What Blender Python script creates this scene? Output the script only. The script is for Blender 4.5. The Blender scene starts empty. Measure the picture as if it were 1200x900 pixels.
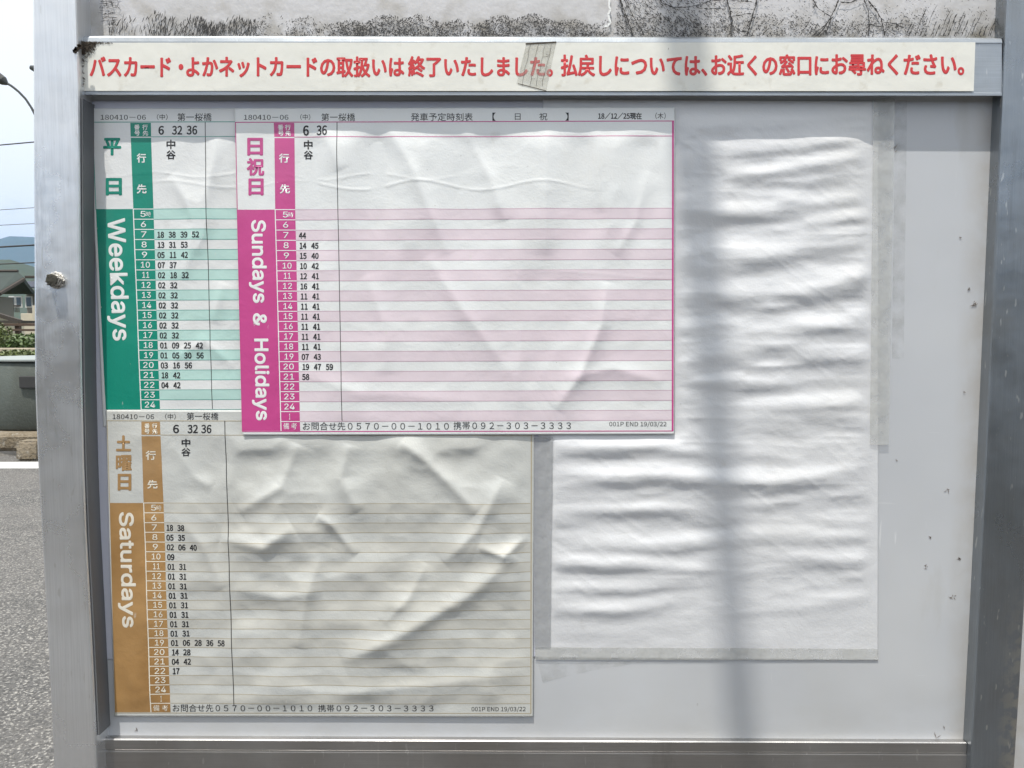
import bpy, bmesh, math, random
import numpy as np
from mathutils import Vector
random.seed(7)
S = bpy.context.scene
COL = S.collection
R = math.radians

# ------------------------------------------------------------------ camera
F = 940.0; PITCH = R(3.6); CAM = (0.0, -0.77, 1.45)
cd = bpy.data.cameras.new('camera'); cam = bpy.data.objects.new('camera', cd); COL.objects.link(cam)
cam.location = CAM; cam.rotation_euler = (R(90) - PITCH, 0, 0)
cd.sensor_width = 36; cd.lens = F / 1200 * 36; cd.clip_start = .02; cd.clip_end = 30000
S.camera = cam
# ------------------------------------------------------------------ light
KX, KZ = .5, 3.4                       # light travels (KX, 1, -KZ)
sd = bpy.data.lights.new('sun', 'SUN'); sun = bpy.data.objects.new('sun', sd); COL.objects.link(sun)
sd.energy = 4.8; sd.angle = R(.53); sd.color = (1, .965, .9)
sun.rotation_euler = Vector((KX, 1, -KZ)).to_track_quat('-Z', 'Y').to_euler()
sun.location = (-2, -4, 9)
W = bpy.data.worlds.new('World'); S.world = W; W.use_nodes = True
nt = W.node_tree; bg = nt.nodes['Background']
sky = nt.nodes.new('ShaderNodeTexSky'); sky.sky_type = 'NISHITA'; sky.sun_disc = False
sky.sun_elevation = math.atan2(KZ, math.hypot(1, KX)); sky.sun_rotation = math.atan2(-KX, -1)
sky.air_density = 1.0; sky.dust_density = 1.6
tc = nt.nodes.new('ShaderNodeTexCoord'); nz = nt.nodes.new('ShaderNodeTexNoise')
mp = nt.nodes.new('ShaderNodeMapping'); mp.inputs['Scale'].default_value = (1, 1, 2.2)
mp.inputs['Location'].default_value = (.35, .2, .1)
nz.inputs['Scale'].default_value = 3.2; nz.inputs['Detail'].default_value = 7; nz.inputs['Roughness'].default_value = .55
cr = nt.nodes.new('ShaderNodeValToRGB'); cr.color_ramp.elements[0].position = .24; cr.color_ramp.elements[1].position = .43
mx = nt.nodes.new('ShaderNodeMix'); mx.data_type = 'RGBA'
nt.links.new(tc.outputs['Generated'], mp.inputs[0]); nt.links.new(mp.outputs[0], nz.inputs['Vector'])
nt.links.new(nz.outputs['Fac'], cr.inputs[0]); nt.links.new(cr.outputs[0], mx.inputs[0])
nt.links.new(sky.outputs[0], mx.inputs[6]); mx.inputs[7].default_value = (14, 14.2, 14.2, 1)
nt.links.new(mx.outputs[2], bg.inputs[0]); bg.inputs[1].default_value = .078
S.view_settings.view_transform = 'Standard'; S.view_settings.look = 'None'
S.view_settings.exposure = .18; S.view_settings.gamma = 1
S.render.engine = 'CYCLES'
S.cycles.max_bounces = 6; S.cycles.transparent_max_bounces = 12; S.cycles.volume_bounces = 0

# ------------------------------------------------------------------ where things stand
cP, sP = math.cos(PITCH), math.sin(PITCH)
def ray(px, py):
    x = (px - 600) / F; y = -(py - 450) / F
    return x, cP + y * sP, -sP + y * cP
def at(px, py, Y):
    """point of the plane at depth Y seen at a place of the photograph (numpy friendly)"""
    dx, dy, dz = ray(px, py); t = (Y - CAM[1]) / dy
    return CAM[0] + dx * t, Y + 0 * t, CAM[2] + dz * t
def V(px, py, Y): return Vector([float(c) for c in at(px, py, Y)])
def gnd(px, py, z=0):
    dx, dy, dz = ray(px, py); t = (z - CAM[2]) / dz
    return Vector((dx * t, CAM[1] + dy * t, z))

# ------------------------------------------------------------------ objects
def tag(o, label=None, cat=None, group=None, kind=None):
    if label: o['label'] = label
    if cat: o['category'] = cat
    if group: o['group'] = group
    if kind: o['kind'] = kind
    return o
def thing(name, loc, label, cat, group=None, rz=0):
    o = bpy.data.objects.new(name, None); COL.objects.link(o); o.location = loc; o.rotation_euler.z = rz
    o.empty_display_size = .05
    return tag(o, label, cat, group)
def root_of(p):
    v = Vector((0, 0, 0))
    while p is not None: v += Vector(p.location); p = p.parent
    return v
def obj(name, verts, faces, mat, parent=None, smooth=False, mats=None, loc=None):
    """one mesh object; vertices given in world coordinates"""
    me = bpy.data.meshes.new(name)
    v = np.asarray(verts, dtype=float).reshape(-1, 3)
    base = root_of(parent) if parent is not None else Vector((0, 0, 0))
    l = Vector(loc) if loc is not None else base
    v = v - np.array(l)
    me.from_pydata(v.tolist(), [], [tuple(int(i) for i in f) for f in faces]); me.update()
    if smooth: me.polygons.foreach_set('use_smooth', [True] * len(me.polygons))
    me.materials.append(mat)
    o = bpy.data.objects.new(name, me); COL.objects.link(o)
    if parent is not None:
        o.parent = parent; o.location = l - base
    else: o.location = l
    return o
class MB:
    def __init__(s): s.v = []; s.f = []
    def add(s, v, f):
        n = len(s.v); s.v += [tuple(p) for p in v]; s.f += [tuple(i + n for i in q) for q in f]; return s
    def box(s, a, b, bev=0, rot=None):
        x0, y0, z0 = a; x1, y1, z1 = b
        bm = bmesh.new(); bmesh.ops.create_cube(bm, size=1)
        for v in bm.verts:
            v.co = Vector(((x0 + x1) / 2 + v.co.x * (x1 - x0), (y0 + y1) / 2 + v.co.y * (y1 - y0), (z0 + z1) / 2 + v.co.z * (z1 - z0)))
        if bev: bmesh.ops.bevel(bm, geom=bm.edges[:], offset=bev, segments=2, affect='EDGES', profile=.5)
        if rot:
            c = Vector(rot[1]); 
            for v in bm.verts: v.co = c + rot[0] @ (v.co - c)
        return s.bm(bm)
    def bm(s, bm):
        bm.verts.index_update(); s.add([v.co[:] for v in bm.verts], [[v.index for v in f.verts] for f in bm.faces]); bm.free(); return s
    def tube(s, pts, r, n=8, cap=True):
        pts = [Vector(p) for p in pts]; rs = r if isinstance(r, (list, tuple)) else [r] * len(pts)
        base = len(s.v); up = None
        for i, p in enumerate(pts):
            d = (pts[min(i + 1, len(pts) - 1)] - pts[max(i - 1, 0)]).normalized()
            if up is None: up = d.orthogonal().normalized()
            up = (up - d * up.dot(d)).normalized(); w = d.cross(up)
            for k in range(n):
                a = 2 * math.pi * k / n; s.v.append(tuple(p + (up * math.cos(a) + w * math.sin(a)) * rs[i]))
        for i in range(len(pts) - 1):
            for k in range(n):
                a = base + i * n + k; b = base + i * n + (k + 1) % n
                s.f.append((a, b, b + n, a + n))
        if cap:
            s.f.append(tuple(base + k for k in reversed(range(n)))); s.f.append(tuple(base + (len(pts) - 1) * n + k for k in range(n)))
        return s
    def lathe(s, c, prof, n=24, axis='Z'):
        base = len(s.v)
        for (r, h) in prof:
            for k in range(n):
                a = 2 * math.pi * k / n; u, w = r * math.cos(a), r * math.sin(a)
                p = {'Z': (u, w, h), 'Y': (u, h, w), 'X': (h, u, w)}[axis]
                s.v.append((c[0] + p[0], c[1] + p[1], c[2] + p[2]))
        for i in range(len(prof) - 1):
            for k in range(n):
                a = base + i * n + k; b = base + i * n + (k + 1) % n; s.f.append((a, b, b + n, a + n))
        s.f.append(tuple(base + k for k in range(n))); s.f.append(tuple(base + (len(prof) - 1) * n + k for k in reversed(range(n))))
        return s
    def prism(s, poly, ya, yb, bev=0):
        """polygon in XZ extruded along Y"""
        n = len(poly)
        s.add([(x, ya, z) for x, z in poly] + [(x, yb, z) for x, z in poly],
              [tuple(range(n)), tuple(reversed(range(n, 2 * n)))] + [(i, i + n, (i + 1) % n + n, (i + 1) % n) for i in range(n)])
        return s
    def build(s, name, mat, parent=None, smooth=False, loc=None): 
        o = obj(name, s.v, s.f, mat, parent, smooth, loc=loc)
        bm = bmesh.new(); bm.from_mesh(o.data); bmesh.ops.recalc_face_normals(bm, faces=bm.faces[:]); bm.to_mesh(o.data); bm.free()
        return o

# ------------------------------------------------------------------ materials
def lin(c):
    return tuple(((x / 255) / 12.92 if x / 255 <= .04045 else ((x / 255 + .055) / 1.055) ** 2.4) for x in c[:3]) + (1,)
class Mat:
    def __init__(s, name, color, rough=.6, metal=0, spec=.5, coat=0, coat_r=.2, alpha=1):
        s.m = bpy.data.materials.new(name); s.m.use_nodes = True; s.t = s.m.node_tree
        s.p = s.t.nodes['Principled BSDF']; s.out = s.t.nodes['Material Output']
        s.col = color
        s.p.inputs['Base Color'].default_value = (*color[:3], 1); s.p.inputs['Roughness'].default_value = rough
        s.p.inputs['Metallic'].default_value = metal; s.p.inputs['Specular IOR Level'].default_value = spec
        s.p.inputs['Coat Weight'].default_value = coat; s.p.inputs['Coat Roughness'].default_value = coat_r
        s.p.inputs['Alpha'].default_value = alpha
        s.c = s.t.nodes.new('ShaderNodeTexCoord').outputs['Object']; s.last = None; s.lastbump = None
    def N(s, k): return s.t.nodes.new(k)
    def noise(s, scale, detail=4, stretch=(1, 1, 1), lo=.35, hi=.65, rough=.55, dist=0):
        mp = s.N('ShaderNodeMapping'); mp.inputs['Scale'].default_value = stretch; s.t.links.new(s.c, mp.inputs[0])
        n = s.N('ShaderNodeTexNoise'); n.inputs['Scale'].default_value = scale; n.inputs['Detail'].default_value = detail
        n.inputs['Roughness'].default_value = rough; n.inputs['Distortion'].default_value = dist
        s.t.links.new(mp.outputs[0], n.inputs['Vector'])
        r = s.N('ShaderNodeMapRange'); r.inputs[1].default_value = lo; r.inputs[2].default_value = hi
        s.t.links.new(n.outputs['Fac'], r.inputs[0]); return r.outputs[0]
    def mul(s, a, b):
        m = s.N('ShaderNodeMath'); m.operation = 'MULTIPLY'
        for k, q in enumerate((a, b)):
            if isinstance(q, (int, float)): m.inputs[k].default_value = q
            else: s.t.links.new(q, m.inputs[k])
        return m.outputs[0]
    def tint(s, color, fac, amt=1.0):
        m = s.N('ShaderNodeMix'); m.data_type = 'RGBA'
        s.t.links.new(s.mul(fac, amt), m.inputs[0])
        if s.last is None: m.inputs[6].default_value = (*s.col[:3], 1)
        else: s.t.links.new(s.last, m.inputs[6])
        m.inputs[7].default_value = (*color[:3], 1); s.last = m.outputs[2]
        s.t.links.new(s.last, s.p.inputs['Base Color']); return s
    def rough(s, fac, lo, hi):
        r = s.N('ShaderNodeMapRange'); r.inputs[3].default_value = lo; r.inputs[4].default_value = hi
        s.t.links.new(fac, r.inputs[0]); s.t.links.new(r.outputs[0], s.p.inputs['Roughness']); return s
    def bump(s, fac, dist, strength=1.0):
        b = s.N('ShaderNodeBump'); b.inputs['Distance'].default_value = dist; b.inputs['Strength'].default_value = strength
        s.t.links.new(fac, b.inputs['Height'])
        if s.lastbump is not None: s.t.links.new(s.lastbump, b.inputs['Normal'])
        s.lastbump = b.outputs[0]; s.t.links.new(s.lastbump, s.p.inputs['Normal']); return s
    def band(s, axis, a, b):
        """0..1 ramp along an object axis"""
        sp = s.N('ShaderNodeSeparateXYZ'); s.t.links.new(s.c, sp.inputs[0])
        r = s.N('ShaderNodeMapRange'); r.inputs[1].default_value = a; r.inputs[2].default_value = b
        s.t.links.new(sp.outputs[axis], r.inputs[0]); return r.outputs[0]

def metal(name, col, rough, stain=(.16, .15, .13), st=.35, along=(60, 60, 1.2), met=.75, worn=False):
    m = Mat(name, col, rough, met)
    br = m.noise(14, 4, along, .3, .7)
    m.tint(tuple(c * .78 for c in col[:3]), br, .5)
    m.tint(stain, m.noise(5, 8, (1, 1, .7), .52, .75, .65), st)
    m.tint((.62, .62, .6), m.noise(220, 2, (1, 1, .25), .68, .73), .6)
    m.tint((.62, .61, .58), m.noise(60, 3, (1.6, 1, .06), .70, .74), .5); m.tint((.10, .095, .085), m.noise(18, 8, (1, 1, .15), .62, .78, .7), .4)
    if worn: m.tint((.52, .49, .42), m.mul(m.mul(m.band(0, .468, .496), m.band(2, 1.22, 1.08)), m.noise(110, 6, lo=.42, hi=.56)), .85)
    m.rough(m.noise(9, 6), rough - .08, rough + .14)
    m.bump(m.noise(160, 3, (6, 6, .5)), .00004); m.bump(m.noise(12, 3), .0012, .5)
    return m.m
M = {}
M['post'] = metal('weathered_aluminium', (.80, .81, .82), .24, met=.78, st=.12)
M['post_r'] = metal('slate_aluminium', (.29, .315, .34), .28, (.2, .18, .14), .6, met=.85, worn=True)
M['rail'] = metal('rail_aluminium', (.42, .45, .48), .4, along=(1.2, 60, 60), met=.75)
M['rail_b'] = metal('bottom_rail_aluminium', (.48, .47, .46), .36, along=(1.2, 60, 60), met=.95)
M['bolt'] = Mat('bolt_steel', (.62, .6, .56), .38, .9); M['bolt'].tint((.1, .08, .06), M['bolt'].noise(420, 4, lo=.5, hi=.62), .8).bump(M['bolt'].noise(500), .0006); M['bolt'] = M['bolt'].m
pn = Mat('painted_panel', (.475, .492, .52), .35, 0, .45)
pn.tint((.47, .46, .43), pn.noise(7, 8, (1, 1, .35), .52, .78, .6), .45)
pn.tint((.16, .14, .12), pn.noise(95, 3, (1, 1, .8), .72, .77), .7)
pn.tint((.70, .71, .72), pn.noise(3, 3), .4)
pn.tint((.42, .39, .35), pn.mul(pn.band(0, .425, .452), pn.noise(30, 5, lo=.3, hi=.6)), .7)
pn.tint((.34, .33, .30), pn.mul(pn.band(2, 1.115, 1.06), pn.noise(9, 7, (1, 1, 2), .40, .75)), .45)
pn.tint((.40, .39, .36), pn.mul(pn.mul(pn.band(0, .395, .405), pn.band(0, .44, .425)), pn.noise(16, 6, (1, 1, .28), .50, .64)), .55)
pn.tint((.70, .71, .72), pn.noise(130, 3, (1, 1, .1), .70, .74), .6); pn.tint((.75, .75, .75), pn.noise(90, 2, (.1, 1, 2), .72, .76), .4)
pn.tint((.45, .45, .43), pn.noise(2.2, 5), .22)
pn.bump(pn.noise(6, 2), .0012, .4)
M['panel'] = pn.m
up = Mat('upper_board_print', (.62, .61, .615), .6)
up.tint((.40, .37, .32), up.noise(30, 8, lo=.5, hi=.75), .7)
zr_ = V(600, 44, 0).z
up.tint((.24, .215, .17), up.mul(up.band(2, zr_ + .035, zr_), up.noise(60, 7, lo=.36, hi=.62)), .7); up.tint((.13, .11, .06), up.mul(up.mul(up.band(2, zr_ + .025, zr_), up.band(0, .40, .46)), up.noise(90, 7, lo=.4, hi=.55)), .8); up.tint((.45, .44, .42), up.noise(14, 7, lo=.5, hi=.7), .5)
up.bump(up.noise(160, 3), .0001); M['upper'] = up.m
M['ink'] = Mat('ink_strokes', (.035, .033, .032), .7).m
def paper(name, col, warm=None, coat=.7):
    p = Mat(name, col, .5, 0, .45, coat, .16)
    if warm: p.tint(warm, p.noise(9, 5, lo=.4, hi=.7), .5)
    p.tint((.3, .27, .22), p.noise(420, 2, lo=.75, hi=.79), .6); p.tint((.62, .60, .54), p.noise(5, 7, lo=.52, hi=.72), .35); p.tint((.42, .39, .33), p.noise(45, 6, lo=.66, hi=.8), .3)
    p.bump(p.noise(22, 5, dist=.3, rough=.6), .0012, .26); p.bump(p.noise(600, 2), .00004)
    return p.m
M['p_week'] = paper('laminated_paper', (.76, .77, .76))
M['p_sun'] = paper('laminated_white_paper', (.78, .795, .785))
M['p_sat'] = paper('yellowed_paper', (.57, .58, .555), (.53, .525, .48))
M['p_blank'] = paper('blank_paper', (.675, .68, .69), coat=.8)
M['p_back'] = paper('lilac_paper', (.60, .61, .69), coat=.1)
def ink(name, col, warm=None, amt=.5):
    p = Mat(name, col, .5, 0, .45, .35, .22)
    if warm: p.tint(warm, p.noise(16, 6, lo=.4, hi=.7), amt)
    p.tint((.7, .68, .62), p.noise(150, 5, (1, 1, .5), .69, .76), .55); p.tint((.6, .58, .52), p.noise(5, 6, lo=.5, hi=.75), .13)
    p.bump(p.noise(22, 5, dist=.3, rough=.6), .0012, .26); return p.m
M['green'] = ink('green_ink', (.0, .255, .175), (.0, .21, .15))
M['green_p'] = ink('pale_green_ink', (.48, .69, .635))
M['pink'] = ink('magenta_ink', (.58, .068, .27), (.50, .05, .22))
M['pink_p'] = ink('pale_pink_ink', (.74, .635, .68), (.74, .67, .70))
M['tan'] = ink('ochre_ink', (.42, .245, .095), (.29, .155, .05), .9)
M['tan_p'] = ink('pale_ochre_ink', (.535, .53, .485), (.55, .545, .51))
M['white'] = ink('white_print', (.85, .86, .84)); M['cream'] = ink('faded_white_print', (.80, .75, .64))
M['black'] = Mat('black_print', (.02, .02, .022), .5).m
M['grey'] = Mat('grey_rule', (.22, .22, .23), .5).m
M['pinkline'] = Mat('pink_rule', (.56, .36, .45), .5).m
M['greenline'] = Mat('green_rule', (.10, .36, .30), .5).m
M['tanline'] = Mat('ochre_rule', (.42, .36, .25), .5).m
M['red'] = Mat('red_print', (.64, .045, .05), .45).m
bn = Mat('banner_vinyl', (.80, .79, .72), .35, 0, .4)
bn.tint((.5, .45, .34), bn.noise(60, 8, lo=.60, hi=.76), .5); bn.tint((.15, .12, .09), bn.noise(300, 3, (1, 1, .4), .73, .77), .8)
bn.bump(bn.noise(25, 3), .0006, .5); M['banner'] = bn.m
def clear(name, col, fac, rough=.25):
    m = bpy.data.materials.new(name); m.use_nodes = True; t = m.node_tree; p = t.nodes['Principled BSDF']
    p.inputs['Base Color'].default_value = (*col, 1); p.inputs['Roughness'].default_value = rough
    c = t.nodes.new('ShaderNodeTexCoord'); n = t.nodes.new('ShaderNodeTexNoise'); n.inputs['Scale'].default_value = 60; n.inputs['Detail'].default_value = 6
    r = t.nodes.new('ShaderNodeMapRange'); r.inputs[1].default_value = .35; r.inputs[2].default_value = .7; r.inputs[3].default_value = fac - .12; r.inputs[4].default_value = min(1, fac + .2)
    t.links.new(c.outputs['Object'], n.inputs['Vector']); t.links.new(n.outputs['Fac'], r.inputs[0])
    tr = t.nodes.new('ShaderNodeBsdfTransparent'); mx = t.nodes.new('ShaderNodeMixShader')
    t.links.new(r.outputs[0], mx.inputs[0]); t.links.new(tr.outputs[0], mx.inputs[1]); t.links.new(p.outputs[0], mx.inputs[2])
    b = t.nodes.new('ShaderNodeBump'); b.inputs['Distance'].default_value = .0008; t.links.new(n.outputs['Fac'], b.inputs['Height']); t.links.new(b.outputs[0], p.inputs['Normal'])
    t.links.new(mx.outputs[0], t.nodes['Material Output'].inputs[0]); return m
M['tape'] = clear('aged_clear_tape', (.60, .605, .58), .42); M['tape_d'] = clear('dull_clear_tape', (.40, .41, .42), .62)
M['tape_o'] = clear('cracked_old_tape', (.52, .51, .45), .33, .3)
M['gasket'] = Mat('gasket_rubber', (.36, .33, .27), .7).m
d = Mat('dirt_web', (.07, .055, .04), .95); M['dirt'] = d.m
M['dark'] = Mat('dark_gap', (.03, .03, .03), .8).m

# ------------------------------------------------------------------ wrinkle heights (metres), argument in photograph coordinates on the board
rng = np.random.RandomState(5)
def vnoise(x, y, seed):
    r = np.random.RandomState(seed); T = r.rand(64, 64)
    xi = np.floor(x).astype(int); yi = np.floor(y).astype(int); fx = x - xi; fy = y - yi
    fx = fx * fx * fx * (fx * (fx * 6 - 15) + 10); fy = fy * fy * fy * (fy * (fy * 6 - 15) + 10)
    g = lambda a, b: T[a % 64, b % 64]
    return (g(xi, yi) * (1 - fx) + g(xi + 1, yi) * fx) * (1 - fy) + (g(xi, yi + 1) * (1 - fx) + g(xi + 1, yi + 1) * fx) * fy - .5
def sm(a, b, x):
    t = np.clip((x - a) / (b - a), 0, 1); return t * t * (3 - 2 * t)
def ridge(x, y, pts, w, a, sharp=False):
    """soft crest along a polyline, fading at both ends; sharper on one side"""
    best = np.full(np.shape(x), 1e9); tt = np.zeros(np.shape(x)); n = len(pts) - 1
    for i in range(n):
        (x0, y0), (x1, y1) = pts[i], pts[i + 1]
        dx, dy = x1 - x0, y1 - y0; L = dx * dx + dy * dy
        t = np.clip(((x - x0) * dx + (y - y0) * dy) / L, 0, 1)
        dd = np.hypot(x - x0 - t * dx, y - y0 - t * dy)
        k = dd < best; best = np.where(k, dd, best); tt = np.where(k, (i + t) / n, tt)
    return a * ((1.6 * np.exp(-np.sqrt((best / w) ** 2 + .1) * 1.5)) if sharp else np.exp(-(best / w) ** 2)) * np.sqrt(np.clip(4 * tt * (1 - tt), 0.02, 1))
MM = .001
def crk(x, y, sx, sy, seed):
    """sharp creased facets"""
    a = np.abs(vnoise(x / sx, y / sy, seed)); b = np.abs(vnoise((x * .8 + y * .6) / sx * 1.7, (y * .8 - x * .6) / sy * 1.7, seed + 1))
    return .5 - np.sqrt(a * a + .0009) - .3 * np.sqrt(b * b + .0016)
def box_mask(x, y, x0, y0, x1, y1, s=18):
    return sm(x0 - s, x0, x) * sm(x1 + s, x1, x) * sm(y0 - s, y0, y) * sm(y1 + s, y1, y)
RB = [  # blank sheet on the right: crests run across it
 ([(850, 178), (940, 172), (1012, 160)], 9, 1.3), ([(845, 208), (930, 196), (1016, 183)], 9, 1.5), ([(905, 232), (960, 240), (1022, 226)], 11, 1.6),
 ([(800, 246), (880, 250), (960, 244)], 10, 1.3), ([(940, 262), (1024, 252)], 8, 1.2), ([(820, 302), (900, 300), (1022, 282)], 14, 2.0),
 ([(800, 342), (900, 352), (1000, 330), (1024, 322)], 13, 2.2), ([(860, 388), (960, 380), (1022, 372)], 11, 1.4),
 ([(800, 418), (900, 412), (1020, 420)], 11, 1.5), ([(790, 446), (900, 450), (1020, 446)], 9, 1.2), ([(880, 478), (1010, 468)], 10, 1.2),
 ([(648, 528), (760, 524), (860, 532)], 8, 1.3), ([(648, 560), (760, 556), (900, 566), (1010, 552)], 12, 2.4),
 ([(648, 596), (760, 598), (930, 590)], 9, 1.5), ([(650, 634), (760, 640), (900, 626), (1020, 632)], 11, 1.6),
 ([(648, 662), (740, 660), (840, 668)], 8, 1.5), ([(648, 690), (730, 688), (820, 680)], 8, 1.5), ([(648, 714), (720, 716), (790, 706)], 8, 1.5),
 ([(800, 722), (900, 716), (1016, 700)], 10, 1.0), ([(648, 742), (760, 744)], 8, 1.2), ([(900, 652), (1020, 658)], 9, 1.0)]
RS = [  # Saturday sheet
 ([(400, 776), (470, 742), (545, 700), (606, 650)], 17, 2.4), ([(258, 632), (310, 640), (345, 618)], 15, 2.4),
 ([(372, 604), (392, 616), (418, 650)], 10, 1.6), ([(470, 516), (500, 540), (530, 570), (560, 600)], 13, 2.0),
 ([(560, 640), (590, 650), (620, 628)], 9, 1.8), ([(590, 560), (560, 620), (520, 660)], 12, 1.5), ([(350, 520), (330, 570), (280, 600)], 14, 1.8),
 ([(276, 690), (330, 700), (380, 690)], 14, 1.2), ([(380, 640), (360, 700), (350, 760)], 13, 1.2), ([(500, 660), (480, 700), (450, 730)], 10, 1.0),
 ([(200, 600), (240, 640), (262, 690)], 12, 1.2), ([(200, 520), (230, 560), (250, 570)], 10, .8), ([(300, 800), (400, 812), (520, 800), (610, 790)], 12, .8),
 ([(140, 770), (160, 812)], 12, .9), ([(410, 520), (400, 560), (420, 600)], 12, 1.3)]
RU = [  # Sunday sheet
 ([(455, 150), (485, 200), (525, 300)], 13, 1.5), ([(545, 152), (575, 210), (590, 260)], 13, 1.4), ([(640, 150), (640, 300)], 12, 1.1),
 ([(712, 330), (705, 380), (680, 440), (650, 480)], 12, 1.8), ([(430, 322), (450, 380), (455, 440)], 14, 1.2), ([(600, 280), (612, 380), (606, 480)], 13, 1.1),
 ([(660, 444), (720, 432), (780, 448)], 12, 1.0), ([(700, 150), (704, 250)], 10, .9), ([(760, 200), (745, 260), (720, 300)], 11, 1.0),
 ([(500, 300), (540, 360), (600, 440)], 14, 1.1), ([(380, 152), (400, 200)], 11, .9), ([(330, 430), (420, 460), (560, 470)], 13, .7)]
RW = [([(200, 205), (235, 260), (215, 330)], 11, 1.6), ([(258, 160), (240, 240), (232, 300)], 10, 1.4), ([(205, 420), (240, 400), (275, 430)], 11, 1.2), ([(120, 170), (150, 240)], 10, .6), ([(262, 330), (250, 380)], 10, 1.1)]
def wave(x, y, yc, a, lam, ph, w=1.6, amp=.5):
    return amp * np.exp(-((y - yc - a * np.sin(x / lam + ph)) / w) ** 2)  # thin ridges shaped to stand in for bright caustic lines
def H(kind, x, y):
    """height of a sheet above the board panel, metres"""
    x = np.asarray(x, float); y = np.asarray(y, float)
    if kind == 'banner': return np.full(x.shape, 14.6 * MM) + .25 * MM * vnoise(x / 60, y / 40, 3)
    if kind == 'panel': return np.full(x.shape, .2 * MM)
    if kind == 'back': return np.full(x.shape, .5 * MM)
    if kind == 'blank':
        h = sum(ridge(x, y, p, w, a) for p, w, a in RB)
        h = 1.35 * h + 2.4 * (vnoise(x / 120, y / 30, 11)) + 1.5 * vnoise(x / 60, y / 16, 12) + 1.5 * crk(x + 8 * np.sin(y / 40), y, 90, 22, 15) + .55 * crk(x, y, 40, 11, 17) + .45 * vnoise(x / 34 + y / 50, y / 9, 13) + .12 * vnoise(x / 12, y / 5, 14)
        e = sm(640, 652, x) * sm(1029, 1000, x) * sm(120, 142, y) * (.25 + .75 * sm(760, 690, y)) * sm(768, 752, y)
        u = 1 - box_mask(x, y, 640, 118, 788, 505); e = e * (1 - .45 * sm(600, 740, y) * sm(660, 800, x))
        return (1.1 + np.clip(h + 1, -1.0, 9) * e * (.12 + .88 * u)) * MM
    if kind == 'week':
        h = sum(ridge(x, y, p, w, a, True) for p, w, a in RW) + .9 * vnoise(x / 26, y / 60, 21) + .6 * crk(x, y, 24, 60, 23) + wave(x, y, 205, 3, 18, 1, 1.2, .2) + wave(x, y, 216, 4, 22, 2, 1.2, .2)
        e = sm(108, 130, x) * sm(290, 270, x) * sm(132, 160, y) * sm(482, 455, y) * (.45 + .55 * sm(175, 200, x))
        return (1.5 + np.clip(1.2 * h + .5, -.4, 2.6) * e) * MM
    if kind == 'sat':
        h = sum(ridge(x, y, p, w, a, True) for p, w, a in RS) + 1.5 * vnoise(x / 55 + y / 160, y / 42, 31) + .5 * vnoise(x / 22, y / 18, 32) + 1.3 * crk(x, y, 60, 50, 33) + .35 * crk(x, y, 26, 20, 36)
        e = sm(126, 165, x) * sm(626, 600, x) * sm(484, 515, y) * sm(838, 815, y) * (.4 + .6 * sm(200, 260, x))
        u = 1 - .75 * box_mask(x, y, 284, 480, 640, 500, 26)
        return (2.2 + np.clip(2.2 * h + .2, -1.2, 9) * e * u) * MM
    if kind == 'sun':
        h = 1.4 * sum(ridge(x, y, p, w, a, True) for p, w, a in RU) + 1.7 * vnoise(x / 44, y / 90, 41) + .5 * vnoise(x / 20, y / 26, 42) + 1.1 * crk(x, y, 46, 90, 44) + .3 * crk(x, y, 22, 30, 47)
        top = 1.3 * sm(150, 175, y) * sm(330, 250, y) * np.sin(x / 15.5 + 1.5 * np.sin(x / 60))
        wl = wave(x, y, 207, 4, 19, .4, 1.2, .2) * sm(600, 450, x) + wave(x, y, 217, 5.5, 23, 2.2, 1.2, .3) * sm(720, 640, x) + wave(x, y, 322, 4, 40, 1, 1.2, .15) * sm(600, 660, x)
        e = sm(277, 300, x) * sm(792, 770, x) * sm(130, 165, y) * sm(508, 486, y) * (.4 + .6 * sm(345, 400, x))
        return (4.4 + np.clip(h + top + wl, -1.0, 4) * e) * MM
BASE = {'banner': 14.6, 'panel': .2, 'back': .5, 'blank': 1.1, 'week': 1.5, 'sat': 2.2, 'sun': 4.4}
def surf(kind, x, y, off):
    x = np.asarray(x, float); y = np.asarray(y, float)
    X, Y, Z = at(x, y, -BASE[kind] * MM)
    return np.stack([X, -(H(kind, x, y) + off * .5 * MM) + 0 * X, Z], -1)
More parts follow.
